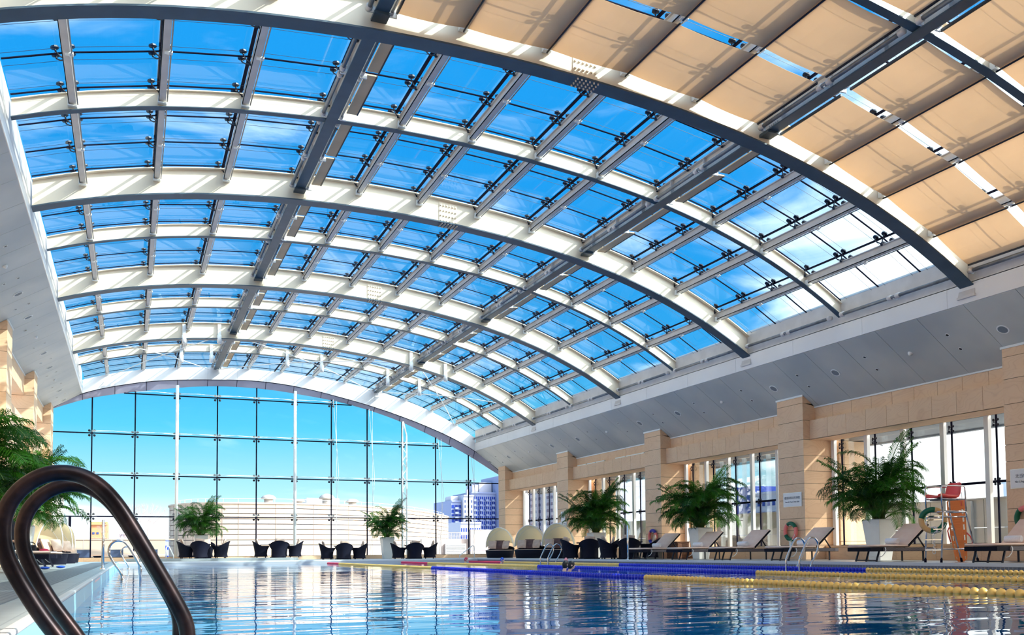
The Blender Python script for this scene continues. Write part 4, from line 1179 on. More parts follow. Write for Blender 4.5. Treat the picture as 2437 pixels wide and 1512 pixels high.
# ---- lifeguard chair
t = thing('lifeguard_chair', (17.9, 16.69, DECK), 'tall steel lifeguard chair with a red seat and a ladder', 'lifeguard chair')
m = MB(); F0, F1 = -.24, .24
def part(name, mm, fn, smooth=True):
    q = MB(); fn(q); return q.build(name, mm, t, smooth)
for y in (F0, F1):
    part('front_leg', M_CHROME, lambda q: q.tube([(0, y, 0), (.10, y, 1.18), (.13, y, 1.22), (.2, y, 1.23)], .02, 8))
    part('rear_leg', M_CHROME, lambda q: q.tube([(1.2, y, 0), (.86, y, 1.18), (.84, y, 1.23), (.2, y, 1.23)], .02, 8))
    part('seat_post', M_CHROME, lambda q: q.tube([(.08, y, 1.22), (.06, y, 1.80), (.10, y, 1.85), (.80, y, 1.85), (.84, y, 1.81), (.86, y, 1.22)], .018, 8))
    part('side_rail', M_CHROME, lambda q: (q.tube([(.12, y, 1.10), (.84, y, 1.10)], .018, 8), q.tube([(.02, y, .32), (1.1, y, .32)], .018, 8), q.tube([(.07, y, 1.53), (.85, y, 1.53)], .016, 8)))
    part('rubber_foot', M_BLACK, lambda q: (q.tube([(0, y, 0), (.004, y, .09)], .028, 8), q.tube([(1.2, y, 0), (1.18, y, .09)], .028, 8)))
for z in (.30, .55, .80, 1.03, 1.12):
    part('rung', M_CHROME, lambda q: q.bar((z*.085, F0, z), (z*.085, F1, z), .05, .022), False)
part('cross_rail', M_CHROME, lambda q: (q.tube([(.12, F0, 1.22), (.12, F1, 1.22)], .018, 8), q.tube([(.84, F0, 1.22), (.84, F1, 1.22)], .018, 8), q.tube([(1.1, F0, .32), (1.1, F1, .32)], .018, 8), q.tube([(.85, F0, 1.53), (.85, F1, 1.53)], .016, 8)))
M_REDSEAT = mat_('red_plastic', (.90, .10, .09), .35)
rows = []
for (x, z, w) in ((.02, 1.56, .20), (.10, 1.585, .22), (.34, 1.56, .23), (.6, 1.55, .23), (.70, 1.59, .23), (.76, 1.70, .23), (.79, 1.82, .22), (.82, 1.92, .20), (.83, 1.95, .14)):
    rows.append([(x-(.05 if z > 1.6 else 0), -w, z+(.07 if z < 1.62 else 0)), (x, -w*.8, z), (x+.01, 0, z-.01), (x, w*.8, z), (x-(.05 if z > 1.6 else 0), w, z+(.07 if z < 1.62 else 0))])
q = MB(); q.grid(rows); o = q.build('seat', M_REDSEAT, t, True); sl = o.modifiers.new('t', 'SOLIDIFY'); sl.thickness = .02
part('seat_bracket', M_SHADESTEEL, lambda q: q.box(.2, .6, -.24, .24, 1.50, 1.545), False)
# spine board leaning on the back of the chair
M_ORANGE = mat_('orange_plastic', (1.0, .30, .08), .35)
t = thing('spine_board', (19.40, 17.2, DECK), 'orange rescue spine board leaning on the lifeguard chair', 'rescue board')
t.rotation_euler = (.04, -.07, -.84)
def obl(cx_, cz, w, h, n=6):
    return [(cx_+w*math.cos(a), cz+h*math.copysign(1, math.sin(a) if abs(math.sin(a)) > 1e-9 else 1)*0+ (h-w)*(1 if math.sin(a) >= 0 else -1)+w*math.sin(a)) for a in [2*pi*(i+.5)/(2*n) for i in range(2*n)]]
def plank(z0, z1, holes):
    import bmesh
    bm_ = bmesh.new()
    L_ = z1-z0; k = 24; prof = []
    for i in range(k+1):
        u = i/k; w = .205-.055*abs(u-.72)**1.5*2.2; 
        if u < .04: w -= (.04-u)*1.5
        if u > .96: w -= (u-.96)*1.5
        prof.append((w, z0+L_*u))
    m = MB(); thick = .022
    # front and back skins as strips split at the hole columns, so that the slots are real openings
    hz = sorted(holes)
    for (w, za), (w2, zb) in zip(prof[:-1], prof[1:]):
        zm = (za+zb)/2; slot = any(abs(zm-h) < .062 for h in hz)
        cols = [(-1, -.80), (-.62, .62), (.80, 1)] if slot else [(-1, 1)]
        for a, b in cols:
            m.hexa([(w*a, -thick, za), (w*b, -thick, za), (w*b, thick, za), (w*a, thick, za)], [(w2*a, -thick, zb), (w2*b, -thick, zb), (w2*b, thick, zb), (w2*a, thick, zb)])
    return m
m = plank(0, 1.60, [.10, .38, .62, .84, 1.06, 1.26, 1.48]); m.box(-.10, -.08, -.03, -.02, .25, 1.35); m.box(.08, .10, -.03, -.02, .25, 1.5)
m.build('board', M_ORANGE, t, bevel=.006)
MB().tube([(-.2, -.04, .88), (-.24, -.06, .8), (-.22, -.05, .62), (-.2, -.04, .52)], .018, 6).build('strap', M_REDSEAT, t, True)
MB().tube([(.18, -.04, .72), (.26, -.05, .62), (.30, -.04, .50), (.28, -.02, .4)], .018, 6).build('strap', M_REDSEAT, t, True)
t = thing('rescue_float', (19.50, 17.22, 1.66), 'small red rescue float hanging behind the spine board', 'rescue float')
MB().box(-.09, .09, -.05, .05, -.13, .13).build('float_body', mat_('coral_foam', (.95, .30, .25), .6), t, bevel=.03); MB().tube([(0, 0, .13), (0, 0, .30)], .008, 5).build('cord', M_WHITE, t)
# coil of rope on the ladder
t = thing('rope_coil', (17.97, 16.72, 1.0), 'tangled cream rope hanging on the ladder of the lifeguard chair', 'rope')
m = MB(); rr = random.Random(4)
P_ = [(rr.uniform(-.02, .02), .11*math.cos(i*.9)+rr.uniform(-.03, .03), .07*math.sin(i*1.1)) for i in range(34)]; m.tube(P_, .008, 5); m.build('coil', M_TOWEL, t, True)
m = MB(); m.tube([(rr.uniform(-.01, .01), .04*math.sin(i*1.6), -.06-i*.022) for i in range(20)], .009, 5); m.tube([(0, .045*math.cos(a), -.55+.045*math.sin(a)) for a in [2*pi*i/12 for i in range(12)]], .008, 5, closed=True); m.build('tail', M_TOWEL, t, True)

# ---- signs
M_SIGN = mat_('white_sign_plate', (.80, .78, .78), .35); M_INK = mat_('dark_sign_ink', (.03, .03, .06), .6); M_STEELS = mat_('sign_rim', (.6, .6, .62), .3, .6)
def text(body, size, loc, parent, mat=M_INK, rot=(pi/2, 0, -pi/2), name='lettering', ext=.001, align='CENTER'):
    c = bpy.data.curves.new(name, 'FONT'); c.body = body; c.size = size; c.extrude = ext; c.align_x = align; c.align_y = 'CENTER'
    o = bpy.data.objects.new(name, c); COL.objects.link(o); c.materials.append(mat)
    me = bpy.data.meshes.new_from_object(o.evaluated_get(bpy.context.evaluated_depsgraph_get())); bpy.data.objects.remove(o); me.name = name
    o = bpy.data.objects.new(name, me); COL.objects.link(o); o.parent = parent; o.location = loc; o.rotation_euler = rot; return o
t = thing('wall_sign', (20.485, 24.89, 2.205), 'white sign reading Use At Your Own Risk on the column above the green life ring', 'sign')
MB().box(-.015, 0, -.45, .45, -.225, .225).build('plate', M_SIGN, t, bevel=.008)
MB().box(-.008, .012, -.465, .465, -.24, .24).build('rim', M_STEELS, t)
text('使用风险自行承担', .098, (-.018, 0, .055), t); text('Use At Your Own Risk', .075, (-.018, 0, -.075), t)
t = thing('wall_sign', (20.485, 16.12, 2.265), 'white sign about no lifeguard cut off at the right edge of the picture', 'sign')
MB().box(-.015, 0, -.47, .47, -.23, .23).build('plate', M_SIGN, t, bevel=.008)
MB().box(-.008, .012, -.485, .485, -.245, .245).build('rim', M_STEELS, t)
text('无当值救生员', .11, (-.018, .0, .06), t); text('No Lifeguard On Duty', .075, (-.018, 0, -.08), t)
for (y, z, w, h, lb) in ((42.62, 2.31, .24, .26, 'framed notice on the column by the third daybed, top one'), (42.86, 1.86, .20, .18, 'framed notice on the column by the third daybed, lower left one'), (42.40, 1.86, .20, .18, 'framed notice on the column by the third daybed, lower right one')):
    t = thing('framed_notice', (20.485, y, z), lb, 'notice', 'framed notices on the column')
    MB().box(-.015, 0, -w, w, -h, h).build('frame', M_STEELS, t); MB().box(-.018, -.015, -w+.03, w-.03, -h+.03, h-.03).build('sheet', M_SIGN, t)
    for i, q in enumerate((.09, .02, -.05)): MB().box(-.0195, -.018, -w*.6, w*(.6-.3*(i % 2)), q-.012, q+.012).build('printed_line', M_INK, t)
t = thing('wooden_cabinet', (20.9, 32.55, DECK), 'low brown wooden cabinet between the column and the leftmost lounger', 'cabinet')
M_WOOD = noisy(mat_('brown_wood', rough=.5), (.16, .06, .03), (.30, .13, .07), 6, 4, stretch=(1, 1, 8))
MB().box(-.3, .25, -.42, .42, 0, .66).build('body', M_WOOD, t, bevel=.01); MB().box(-.34, .28, -.45, .45, .66, .70).build('top', M_WOOD, t); 
for s_ in (-1, 1): MB().box(-.31, -.30, min(0, s_*.40), max(0, s_*.40), .04, .62).build('door', M_WOOD, t, bevel=.006)

# ---- people
M_SKIN = mat_('light_skin', (.80, .48, .36), .5); M_HAIR = mat_('black_hair', (.012, .010, .012), .4); M_CAPB = mat_('blue_swim_cap', (.01, .10, .62), .3); M_CAPR = mat_('red_swim_cap', (.65, .04, .08), .3); M_CAPP = mat_('pink_swim_cap', (1.0, .35, .38), .4)
M_BLACKC = mat_('black_clothing', (.012, .012, .022), .8); M_GREENC = mat_('dark_green_clothing', (.02, .07, .02), .8)
def skinned(name, verts, edges, radii, mat, parent, root=0, lev=2):
    me = bpy.data.meshes.new(name); me.from_pydata(verts, edges, []); me.materials.append(mat)
    o = bpy.data.objects.new(name, me); COL.objects.link(o); o.parent = parent
    o.modifiers.new('skin', 'SKIN')
    me.skin_vertices or None
    if not me.skin_vertices:
        bpy.context.view_layer.objects.active = o
    sv = me.skin_vertices[0].data if me.skin_vertices else None
    if sv:
        for i, r in enumerate(radii): sv[i].radius = (r, r) if not isinstance(r, tuple) else r
        sv[root].use_root = True
    s_ = o.modifiers.new('sub', 'SUBSURF'); s_.levels = lev; s_.render_levels = lev
    o.modifiers['skin'].use_smooth_shade = True
    return o
def head(parent, loc, rz, hair, cap=False, tilt=0):
    """head facing -Y: skull with nose, lips, ears, eyes, hair"""
    e = bpy.data.objects.new('head', None)
    m = MB(); rows = []; nu, nv = 16, 20
    for i in range(nu+1):
        th = pi*i/nu; z = math.cos(th); r = math.sin(th); row = []
        for j in range(nv+1):
            a = 2*pi*j/nv; x = r*math.cos(a); y = r*math.sin(a)
            X = x*.075*(1-.22*max(0, -z)); Y = y*.095; Z = z*.118
            fr_ = max(0, -math.sin(a))
            if fr_ > .9:
                if -.25 < z < .12: Y -= .022*(1-abs(z+.12)/.3) if abs(x) < .25 else 0
                if -.62 < z < -.42 and abs(x) < .3: Y -= .006
                if -.9 < z < -.7: Y -= .010
            elif fr_ > .6 and .02 < z < .3: Y += .008
            row.append((X, Y, Z))
        rows.append(row)
    m.grid(rows)
    o = m.build('head', M_SKIN, parent, True); o.location = loc; o.rotation_euler = (tilt, 0, rz)
    er = MB()
    for s_ in (-1, 1): er.lathe([(0, -.012), (.022, -.008), (.028, 0), (.02, .008), (0, .004)], 10, (s_*.073, .005, 0), 'x')
    er.build('ear', M_SKIN, o, True)
    ey = MB()
    for s_ in (-1, 1): ey.lathe([(0, -.011), (.008, -.008), (.011, 0), (.008, .008), (0, .011)], 8, (s_*.03, -.078, .012))
    ey.build('eye', M_HAIR, o, True)
    MB().lathe([(0, -.004), (.018, -.003), (.022, 0), (.018, .004), (0, .005)], 8, (0, -.088, -.058)).build('mouth', mat_('lips', (.6, .22, .2), .5) if 'lips' not in bpy.data.materials else bpy.data.materials['lips'], o, True)
    hr = MB(); rows = []
    for i in range(11):
        th = (.62 if cap else .66)*pi*i/10; row = []
        for j in range(nv+1):
            a = 2*pi*j/nv; f_ = max(0, -math.sin(a)); t_ = th*(1-.34*f_)*(1.12 if (not cap and math.sin(a) > .2) else 1)
            z = math.cos(t_); r = math.sin(t_); k = 1.07 if cap else 1.10
            row.append((r*math.cos(a)*.075*k, r*math.sin(a)*.095*k+.003, z*.118*k))
        rows.append(row)
    hr.grid(rows); hr.build('swim_cap' if cap else 'hair', hair, o, True)
    return o
def swimmer(x, y, rz, hair, cap, lb, pose='swimming'):
    t = thing('person', (x, y, 0), lb, 'person', None, rz)
    V = [(0, .30, -.72), (0, .22, -.45), (0, .12, -.20), (0, .06, -.055), (0, .02, .02), (0, .0, .08),
         (-.10, .08, -.08), (-.19, .06, -.11), (-.30, -.12, -.14), (-.20, -.36, -.10), (.10, .08, -.08), (.19, .06, -.11), (.30, -.12, -.14), (.20, -.36, -.10),
         (-.10, .42, -.85), (-.14, .75, -.95), (-.14, 1.1, -.90), (.10, .42, -.85), (.14, .72, -1.0), (.14, 1.1, -1.0),
         (-.15, -.44, -.10), (.15, -.44, -.10)]
    E_ = [(0, 1), (1, 2), (2, 3), (3, 4), (4, 5), (2, 6), (6, 7), (7, 8), (8, 9), (2, 10), (10, 11), (11, 12), (12, 13), (0, 14), (14, 15), (15, 16), (0, 17), (17, 18), (18, 19), (9, 20), (13, 21)]
    Rd = [.13, .13, .13, .065, .052, .05, .08, .055, .042, .03, .08, .055, .042, .03, .085, .06, .04, .085, .06, .04, .025, .025]
    skinned('body', V, E_, Rd, M_SKIN, t)
    head(t, (0, -.02, .155), 0, hair, cap)
swimmer(11.36, 23.55, 1.9, M_HAIR, False, 'dark haired swimmer beyond the nearest lane rope, left head of the close pair')
swimmer(11.12, 22.7, 1.3, M_HAIR, False, 'dark haired swimmer beyond the nearest lane rope, right head of the close pair')
swimmer(15.6, 43.8, .9, M_CAPR, True, 'swimmer in a red and black cap near the far right corner of the pool')
swimmer(16.15, 40.3, .9, M_CAPB, True, 'swimmer in a blue cap in front of the first daybed at right')
swimmer(16.4, 33.9, -.5, M_CAPP, True, 'swimmer in a pink cap near the steel handrails of the right poolside')

# seated person at left on the nearest lounger, in dark clothes, blue slippers
t = thing('person', (-2.35, 22.2, DECK+.075), 'person in dark clothes sitting on the left lounger behind the handrails', 'person', None, .5)
V = [(0, .05, .50), (0, .06, .68), (0, .04, .88), (0, .0, .98), (0, -.02, 1.04),
     (-.10, .05, .48), (-.14, -.22, .50), (-.15, -.42, .48), (-.15, -.40, .25), (-.15, -.38, .07), (.10, .05, .48), (.14, -.22, .50), (.15, -.42, .48), (.15, -.42, .25), (.15, -.42, .07),
     (-.17, .04, .90), (-.23, -.0, .74), (-.22, -.12, .60), (-.12, -.28, .58), (.17, .04, .90), (.23, -.0, .74), (.22, -.12, .60), (.12, -.28, .58)]
E_ = [(0, 1), (1, 2), (2, 3), (3, 4), (0, 5), (5, 6), (6, 7), (7, 8), (8, 9), (0, 10), (10, 11), (11, 12), (12, 13), (13, 14), (2, 15), (15, 16), (16, 17), (17, 18), (2, 19), (19, 20), (20, 21), (21, 22)]
Rd = [.14, .135, .14, .07, .055, .10, .085, .062, .052, .04, .10, .085, .062, .052, .04, .07, .05, .042, .03, .07, .05, .042, .03]
skinned('body', V, E_, Rd, M_BLACKC, t)
head(t, (0, -.04, 1.17), .3, M_HAIR)
for s_ in (-1, 1):
    hd = bpy.data.objects.new('hand', None)
    V = [(s_*.12, -.28, .58), (s_*.10, -.33, .575), (s_*.085, -.37, .572)]; E2 = [(0, 1), (1, 2)]; R2 = [.026, .036, .032]
    for fi, (dx, L_) in enumerate(((-.028, .066), (-.010, .078), (.009, .074), (.027, .058))):
        b_ = len(V); V += [(s_*.085+dx, -.40, .572), (s_*.085+dx, -.40-L_*.55, .566), (s_*.085+dx, -.40-L_, .545)]; E2 += [(2, b_), (b_, b_+1), (b_+1, b_+2)]; R2 += [.010, .009, .007]
    b_ = len(V); V += [(s_*.085-s_*.045, -.345, .575), (s_*.085-s_*.06, -.385, .565)]; E2 += [(1, b_), (b_, b_+1)]; R2 += [.012, .009]
    skinned('hand', V, E2, R2, M_SKIN, t, 0, 1)
    m = MB(); m.cushion(s_*.15-.05, s_*.15+.05, -.60, -.34, -.0, .075, .03); m.build('slipper', M_CAPB, t, True)
# handbag and cap lying beside
t = thing('handbag', (-1.98, 22.22, DECK+.435), 'black handbag on the left lounger beside the seated person', 'bag')
MB().box(-.11, .11, -.06, .06, 0, .14).build('body', M_BLACKC, t, bevel=.03); MB().tube([(.08*math.cos(a)*1.1, 0, .13+.07*math.sin(a)) for a in [pi*i/8 for i in range(9)]], .01, 6).build('handle', M_BLACKC, t)
t = thing('swim_cap', (-1.72, 22.2, DECK+.435), 'dark red cap lying on the foot of the left lounger', 'cap'); MB().lathe([(.10, 0), (.095, .03), (.06, .055), (0, .062)], 14).build('cap', mat_('crimson_cloth', (.55, .02, .08), .7), t, True)
for i, (x, y, lb) in enumerate(((-1.98, 25.8, 'blue slippers on the floor between the nearest two left loungers'), (-1.75, 27.9, 'blue slippers under the middle left lounger'))):  # blue slippers, shaped as small flattened heaps
    m = MB(); rr = random.Random(i); rows = []
    for a in range(7):
        th = pi*a/6; rows.append([(.11*math.sin(th)*math.cos(b)*(1+.15*rr.random()), .16*math.sin(th)*math.sin(b), .035+.035*math.cos(th)) for b in [2*pi*j/12 for j in range(13)]])
    m.grid(rows[::-1]); o = m.build('slipper_heap', mat_('vivid_blue_slipper', (.005, .07, .45), .7), None, True); o.location = (x, y, DECK); tag(o, lb, 'cloth')

# ================================================================== OUTSIDE THE END WINDOW
def fwd(x, y): return (x, y)
M_CLAD = noisy(mat_('cream_cladding', rough=.6), (.50, .39, .31), (.56, .45, .36), .5, 2)
M_CLADD = mat_('groove_dark', (.05, .05, .09), .6); M_JOINT = mat_('pale_joint', (.22, .17, .16), .8)
P2 = [(3.3, 84.0), (2.95, 81.7), (3.2, 79.4), (4.0, 77.4), (5.1, 76.0), (6.6, 75.2), (9.2, 75.0), (12.2, 75.1), (15.3, 76.0), (18.7, 78.0), (23.2, 82.4), (28.7, 90.6), (33.5, 100), (36, 110)]
def smoothp(P, k=4):
    out = []
    for i in range(len(P)-1):
        p0 = P[max(0, i-1)]; p1 = P[i]; p2 = P[i+1]; p3 = P[min(len(P)-1, i+2)]
        for j in range(k):
            t_ = j/k; out.append(tuple(.5*((2*p1[c])+(-p0[c]+p2[c])*t_+(2*p0[c]-5*p1[c]+4*p2[c]-p3[c])*t_**2+(-p0[c]+3*p1[c]-3*p2[c]+p3[c])*t_**3) for c in (0, 1)))
    return out+[P[-1]]
SP = smoothp(P2)
def offs(P, d):
    out = []
    for i, p in enumerate(P):
        a = Vector(P[max(0, i-1)]); b = Vector(P[min(len(P)-1, i+1)]); n_ = (b-a).normalized(); out.append((p[0]-n_.y*d*-1, p[1]+n_.x*d*-1))
    return out
t = thing('curved_building', (0, 0, 0), 'long curved cream building with dark horizontal grooves beyond the end window', 'building')
z = -.2; i = 0
bands = [-.1, 1.25]+[1.25+.415*i for i in range(1, 9)]
In, Out = offs(SP, -.16), SP
core = MB(); core.grid([[(x, y, -.3) for x, y in In], [(x, y, 4.5) for x, y in In]]); core.build('recess', M_CLADD, t)
gl_ = MB()
for a, b in zip(bands[:-1], bands[1:]):
    b2 = b-.055
    for q in range(0, len(Out)-1, 2):
        seg = Out[q:q+3]; sgi = In[q:q+3]
        if len(seg) < 2: continue
        gl_.grid([[(x, y, a) for x, y in seg], [(x, y, b2) for x, y in seg]])
        gl_.grid([[(x, y, b2) for x, y in seg], [(x, y, b2) for x, y in sgi]]); gl_.grid([[(x, y, a) for x, y in sgi], [(x, y, a) for x, y in seg]])
o = gl_.build('cladding', M_CLAD, t)
gr = MB()
for q in range(0, len(Out), 2):
    x, y = Out[q]; gr.box(x-.012, x+.012, y-.02, y+.02, -.1, 4.5)
gr.build('panel_joint', M_JOINT, t)
rf = MB()
bo = offs(SP, -6)
rf.grid([[(x, y, 4.55) for x, y in Out], [(x, y, 4.55) for x, y in bo]]); rf.grid([[(x, y, 4.48) for x, y in offs(SP, .1)], [(x, y, 4.6) for x, y in offs(SP, .1)]]); rf.grid([[(x, y, 4.6) for x, y in offs(SP, .1)], [(x, y, 4.6) for x, y in offs(SP, -.3)]])
rf.build('roof', M_CLAD, t)
rl = MB(); R3 = offs(SP, -.5)
rl.tube([(x, y, 4.92) for x, y in R3], .014, 5)
for x, y in R3[::2]: rl.tube([(x, y, 4.6), (x, y, 4.92)], .014, 4)
rl.build('railing', M_WHITE, t)
v0 = None
for x, h, s_, lb in ((10.4, 5.36, 1.0, 'leftmost'), (12.85, 5.02, .85, 'second from left'), (15.3, 5.55, 1.08, 'third from left'), (17.75, 5.22, .95, 'rightmost')):
    lab = 'white mushroom shaped roof vent on the curved building, %s of four' % lb
    v = thing('roof_vent', (x, 77.2+max(0, x-14)*.5, 4.56), lab, 'roof vent', 'roof vents on the curved building'); H_ = h-4.56
    MB().lathe([(.0, 0), (.36*s_, 0), (.36*s_, H_*.55), (0, H_*.55)], 16).build('duct', M_OUT, v, True)
    MB().lathe([(.34*s_, H_*.52), (.62*s_, H_*.55), (.60*s_, H_*.68), (.45*s_, H_*.88), (.15*s_, H_), (0, H_)], 20).build('hood', M_OUT, v, True)
tag(MB().box(14.0, 16.8, 80.0, 82, 4.55, 5.3).build('roof_unit', M_FASCIA), 'pale box behind the tallest roof vent', 'roof unit')
# parapets of the terrace
m = MB()
for i in range(5): m.box(-6.0+i*1.62+.01, -6.0+(i+1)*1.62-.01, 64, 64.3, -.2, .52); m.box(-6.0+i*1.62+.01, -6.0+(i+1)*1.62-.01, 64, 64.3, .54, 1.5)
m.box(-6, 2.9, 63.95, 64.35, 1.5, 1.55)
tag(m.build('terrace_wall', M_CLAD), 'low cream terrace wall left of the curved building', 'wall')
m = MB(); m.box(17.6, 20.85, 58, 58.3, -.2, 1.40)
for i in range(30): m.box(17.6+i*.11, 17.62+i*.11, 58.1, 58.12, 1.4, 1.84)
m.box(17.6, 20.85, 58.08, 58.14, 1.82, 1.86); m.box(17.6, 20.85, 58.08, 58.14, 1.60, 1.62)
M_PINKW = noisy(mat_('rosy_white_panel', rough=.6), (.60, .50, .48), (.66, .56, .53), .6, 2)
tag(m.build('terrace_wall', M_PINKW), 'pale terrace wall topped with a grid railing, left of the pink panelled wall', 'wall')
m = MB()
for i in range(9): m.box(20.86+i*.36+.006, 20.86+(i+1)*.36-.006, 57.6, 57.9, -.2, .62); m.box(20.86+i*.36+.006, 20.86+(i+1)*.36-.006, 57.6, 57.9, .64, 1.97)
m.box(20.85, 24.2, 57.58, 57.92, 1.97, 2.02); m.box(20.85, 24.2, 57.6, 57.62, 1.97, 2.0)
tag(m.build('terrace_wall', M_PINKW), 'pink panelled wall outside the right end of the end window', 'wall')
t = thing('louvre_unit', (19.9, 57.9, -.1), 'grey louvred unit outside against the pale terrace wall', 'vent grille')
MB().box(-.72, .72, -.1, .08, 0, 1.2).build('casing', M_FASCIA, t)
m = MB().box(-.66, .66, -.02, .0, -.03, 0).build('louvre', M_OUTG); multi(t, 'louvre', m, [(0, -.1, .2+.1*i) for i in range(10)])
for x0, x1, lb in ((-2.67, -2.01, 'left'), (-1.01, -.37, 'middle'), (.6, 1.4, 'right')):
    t = thing('outdoor_planter', ((x0+x1)/2, 55.2, -.1), 'blue-grey square box outside the end window at left, %s of three' % lb, 'planter box', 'square boxes outside the window')
    h = (x1-x0)/2; MB().box(-h, h, -.3, .3, 0, .93).build('body', noisy(mat_('slate_panel', rough=.5), (.09, .12, .22), (.12, .15, .26), 3, 2), t, bevel=.02); MB().box(-h-.02, h+.02, -.32, .32, .9, .94).build('rim', M_OUTG, t)
for x, lb in ((-1.66, 'left'), (.1, 'right')):
    t = thing('outdoor_table', (x, 55.1, -.1), 'low dark table outside the end window, %s of two' % lb, 'table', 'low tables outside the window')
    MB().box(-.22, .22, -.2, .2, .55, .60).build('table_top', M_WICKER, t); MB().box(-.17, .17, -.15, .15, 0, .55).build('base', M_WICKER, t)
# buildings
M_WINB = mat_('blue_window_glass', (.01, .04, .28), .4, spec=.2); M_WINS = mat_('slate_window_glass', (.04, .08, .22), .4, spec=.2)
def tower(x0, x1, y, z1, z0, wallm, lab, nx, nz, dy=14, winm=None, wf=.6, hf=.6, crown=0, balc=False, face='y'):
    t = thing('tower_block', ((x0+x1)/2, y, 0), lab, 'building'); h = (x1-x0)/2
    if face == 'y': MB().box(-h, h, 0, dy, z0, z1).build('wall', wallm, t)
    else: MB().box(0, dy, -h, h, z0, z1).build('wall', wallm, t)
    sx_ = 2*h/nx; vz = min(z1-.6, z1-.6); zb = -1.5; sz_ = (vz-zb)/nz
    w_, b_ = MB(), MB()
    for i in range(nx):
        for j in range(nz):
            a = -h+sx_*(i+.5-wf/2); b = -h+sx_*(i+.5+wf/2); c = zb+sz_*(j+.5-hf/2); d = zb+sz_*(j+.5+hf/2)
            if face == 'y': w_.box(a, b, -.06, .05, c, d)
            else: w_.box(-.06, .05, a, b, c, d)
            if balc and i % 3 == 1 and face == 'y': b_.box(a-.15, b+.15, -.7, 0, c-.25, c+.25)
    w_.build('window_row', winm or M_WINB, t)
    if balc: b_.build('balcony', wallm, t)
    if face == 'y': MB().box(-h, h, -.3, dy, z1, z1+.35).build('roof', wallm, t)
    else: MB().box(-.3, dy, -h, h, z1, z1+.35).build('roof', wallm, t)
    return t
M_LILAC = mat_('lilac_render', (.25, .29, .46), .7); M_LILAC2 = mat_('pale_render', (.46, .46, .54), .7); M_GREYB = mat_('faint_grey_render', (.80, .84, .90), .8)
tw = tower(71.2, 73.7, 210, 12.6, -30, M_LILAC, 'blue apartment tower beyond the end window, leftmost and lowest', 3, 12, winm=M_WINB, wf=.8, hf=.7, balc=True)
MB().box(-.7, 1.3, 2, 6, 12.6, 14.1).build('roof_house', M_LILAC2, tw)
tw = tower(73.75, 76.25, 208.5, 13.9, -30, M_LILAC2, 'pale lilac apartment tower beyond the end window, second from left', 3, 12, winm=M_WINS, wf=.3, hf=.5)
MB().box(.0, .4, 1, 2, 13.9, 15.6).build('mast', M_LILAC2, tw)
tw = tower(76.3, 82.6, 210, 14.7, -30, M_LILAC, 'broad blue apartment tower beyond the end window with white rooftop boxes', 12, 13, winm=M_WINB, wf=.62, hf=.78, balc=True)
MB().box(-2.2, -.6, 2, 6, 14.7, 17.0).build('roof_house', M_LILAC2, tw); MB().box(-.4, 2.9, 2, 7, 14.9, 17.6).build('roof_house', M_LILAC2, tw)
sg = MB(); rr = random.Random(2)
for r_ in range(2):
    for i in range(5):
        x = -3.2+i*.42; z_ = 17.0+r_*.95
        sg.box(x, x+.30, 1.9, 2.0, z_, z_+.07); sg.box(x, x+.05, 1.9, 2.0, z_, z_+.5); sg.box(x, x+.30, 1.9, 2.0, z_+.45, z_+.5)
        if (i+r_) % 2: sg.box(x+.15, x+.2, 1.9, 2.0, z_, z_+.5)
for x in (-2.9, -2.2, -1.5): sg.box(x, x+.05, 1.95, 2.05, 14.7, 17.2)
sg.build('rooftop_lattice', M_LILAC, tw)
tower(82.6, 84.9, 206, 18.6, -30, M_LILAC, 'tallest blue apartment tower, right against the stone column', 2, 13, winm=M_WINS, wf=.72, hf=.6)
tower(66.5, 71.2, 190, 6.7, -30, M_LILAC2, 'low white block with small blue windows left of the apartment towers', 9, 5, winm=M_WINB, wf=.5, hf=.55)
t_ = tower(-4.45, -2.56, 120, 4.12, -20, mat_('orange_render', (.62, .26, .12), .7), 'orange house with two small windows beyond the terrace wall', 1, 1, 8, winm=M_WINS, wf=.01, hf=.01)
for x in (-.75, -.3): MB().box(x+.05, x+.30, -.06, .02, 3.0, 3.25).build('window', M_WINS, t_)
MB().box(-1.0, 1.0, -.05, .0, 2.5, 2.56).build('ledge', M_CLAD, t_)
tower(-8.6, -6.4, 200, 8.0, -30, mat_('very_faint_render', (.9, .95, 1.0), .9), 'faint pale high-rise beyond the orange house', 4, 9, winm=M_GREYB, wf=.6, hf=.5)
tower(-1.6, .6, 150, 3.6, -20, M_LILAC2, 'small white block with dark windows right of the orange house', 4, 4, winm=M_WINS, wf=.6, hf=.45)
tower(3.0, 16, 240, 4.0, -20, M_LILAC, 'long low blue roofed shed beyond the terrace wall', 30, 2, winm=M_WINB, wf=.7, hf=.4)
tower(-14.5, -10.2, 140, 3.6, -20, mat_('pinkish_render', (.86, .62, .62), .8), 'stepped pinkish block beyond the left end of the terrace wall', 5, 5, winm=M_GREYB, wf=.7, hf=.4)
# tall white slab at far left outside
m = MB()
for i in range(8): m.box(-6.0+i*.2, -5.985+i*.2+.17, 60+i*1.6, 60+i*1.6+1.55, -.3, 6.95-i*.05)
tag(m.build('ribbed_fin_wall', M_FASCIA), 'tall ribbed white wall outside beyond the left end of the end window', 'wall')
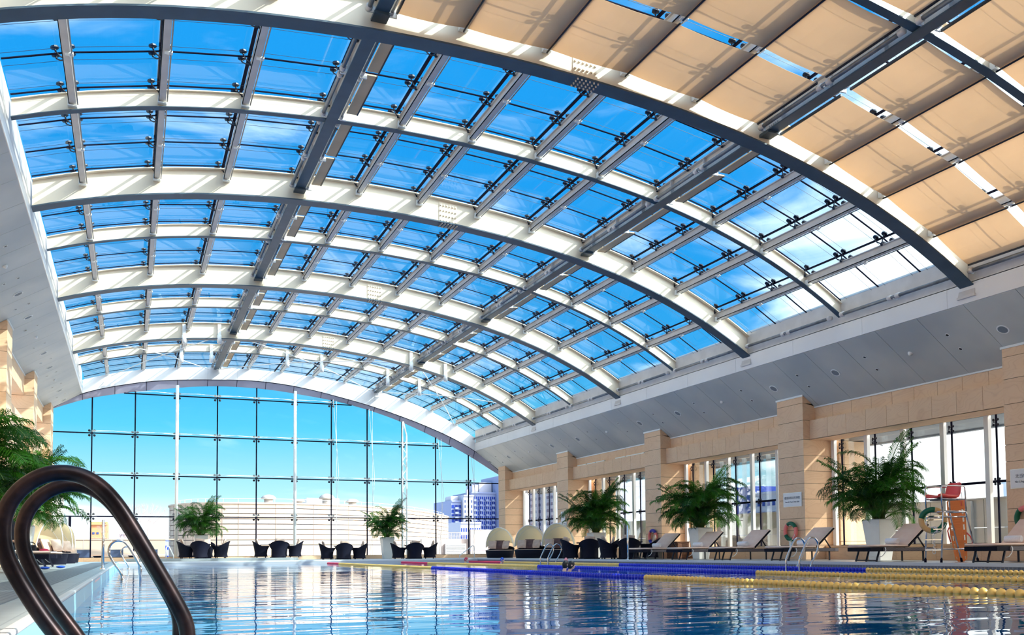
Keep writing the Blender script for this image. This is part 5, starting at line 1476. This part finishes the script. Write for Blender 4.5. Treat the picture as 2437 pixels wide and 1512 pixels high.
# bare trees
M_TWIG = mat_('bare_twig', (.38, .28, .26), .8)
def tree(x, y, z0, h, seed, lb):
    t = thing('bare_tree', (x, y, z0), lb, 'tree'); rr = random.Random(seed); m = MB(); tk = MB()
    tk.tube([(0, 0, 0), (.1, 0, h*.45)], [.16, .09], 6); tk.build('trunk', M_TWIG, t)
    def br(p, d, L_, r, lev):
        q = p+d*L_; m.tube([p, q], [r, r*.55], 4, cap=False)
        if lev == 0: return
        for _ in range(3):
            nd = (d+Vector((rr.uniform(-.6, .6), rr.uniform(-.5, .5), rr.uniform(-.1, .5)))).normalized(); br(q, nd, L_*.68, r*.55, lev-1)
    for _ in range(4): br(Vector((.08, 0, h*.40)), Vector((rr.uniform(-.6, .6), rr.uniform(-.4, .4), 1)).normalized(), h*.24, .05, 4)
    m.build('branches', M_TWIG, t)
tree(1.0, 100, -3.2, 8.8, 1, 'bare leafless tree left of the curved building')
tree(-1.3, 104, -3.2, 7.0, 5, 'smaller bare tree beyond the big handrail')
# beyond the right-hand windows
tower(121, 112, 90, 6, -30, M_LILAC2, '', 1, 1) if 0 else None
def side_tower(x, y0, y1, z1, lab, ny, nz, wallm=M_LILAC2, winm=M_WINB, wf=.5, hf=.45, z0=-30):
    return tower(y0, y1, 0, z1, z0, wallm, lab, ny, nz, 10, winm, wf, hf, face='x')
for (x, y0, y1, z1, lb, ny, nz, wm, wi) in (
    (90, 100, 119, 9.0, 'white office block with rows of blue windows outside the second window', 16, 6, M_LILAC2, M_WINB),
    (90.5, 119.3, 123.5, 10.2, 'blue glass block beside the white office outside the second window', 3, 8, M_WINB, M_WINS),
    (90, 168, 182, 17.0, 'tall pale apartment block outside the third window', 6, 12, M_LILAC2, M_WINS),
    (90, 192, 206, 17.5, 'tall pale apartment block outside the fourth window', 6, 12, M_LILAC2, M_WINS),
    (90, 222, 240, 19.0, 'pale apartment block outside the leftmost side window', 8, 12, M_GREYB, M_WINS),
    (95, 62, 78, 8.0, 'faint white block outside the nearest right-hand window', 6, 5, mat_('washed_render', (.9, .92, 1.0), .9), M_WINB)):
    t_ = tower(y0, y1, 0, z1, -30, wm, lb, ny, nz, 10, wi, .5, .45, face='x'); t_.location = (x, (y0+y1)/2, 0)
M_PINKS = mat_('faded_red_letter', (.85, .35, .45), .6)
t = thing('rooftop_sign', (91, 107, 10.8), 'faded red rooftop lettering on the white office block', 'sign')
text('城', 2.3, (0, 4.4, 0), t, M_PINKS); text('K', 1.9, (0, .5, 0), t, M_PINKS); text('图', 3.0, (0, -2.6, 0), t, M_PINKS)
m = MB()
for y in (-5, -3, -1, 1, 3, 5): m.box(-.05, .05, y-.05, y+.05, -1.44, -.6)
m.box(-.05, .05, -5, 5, -.7, -.6); m.build('support', M_PINKS, t)
t = thing('ground_plane', (0, 0, 0), None, None, kind='structure')
m = MB(); m.add([(-700, -100, -31), (900, -100, -31), (900, 1500, -31), (-700, 1500, -31)], [(0, 1, 2, 3)]); m.build('ground', noisy(mat_('hazy_ground', rough=.9), (.60, .62, .66), (.72, .74, .78), .02, 3), t)
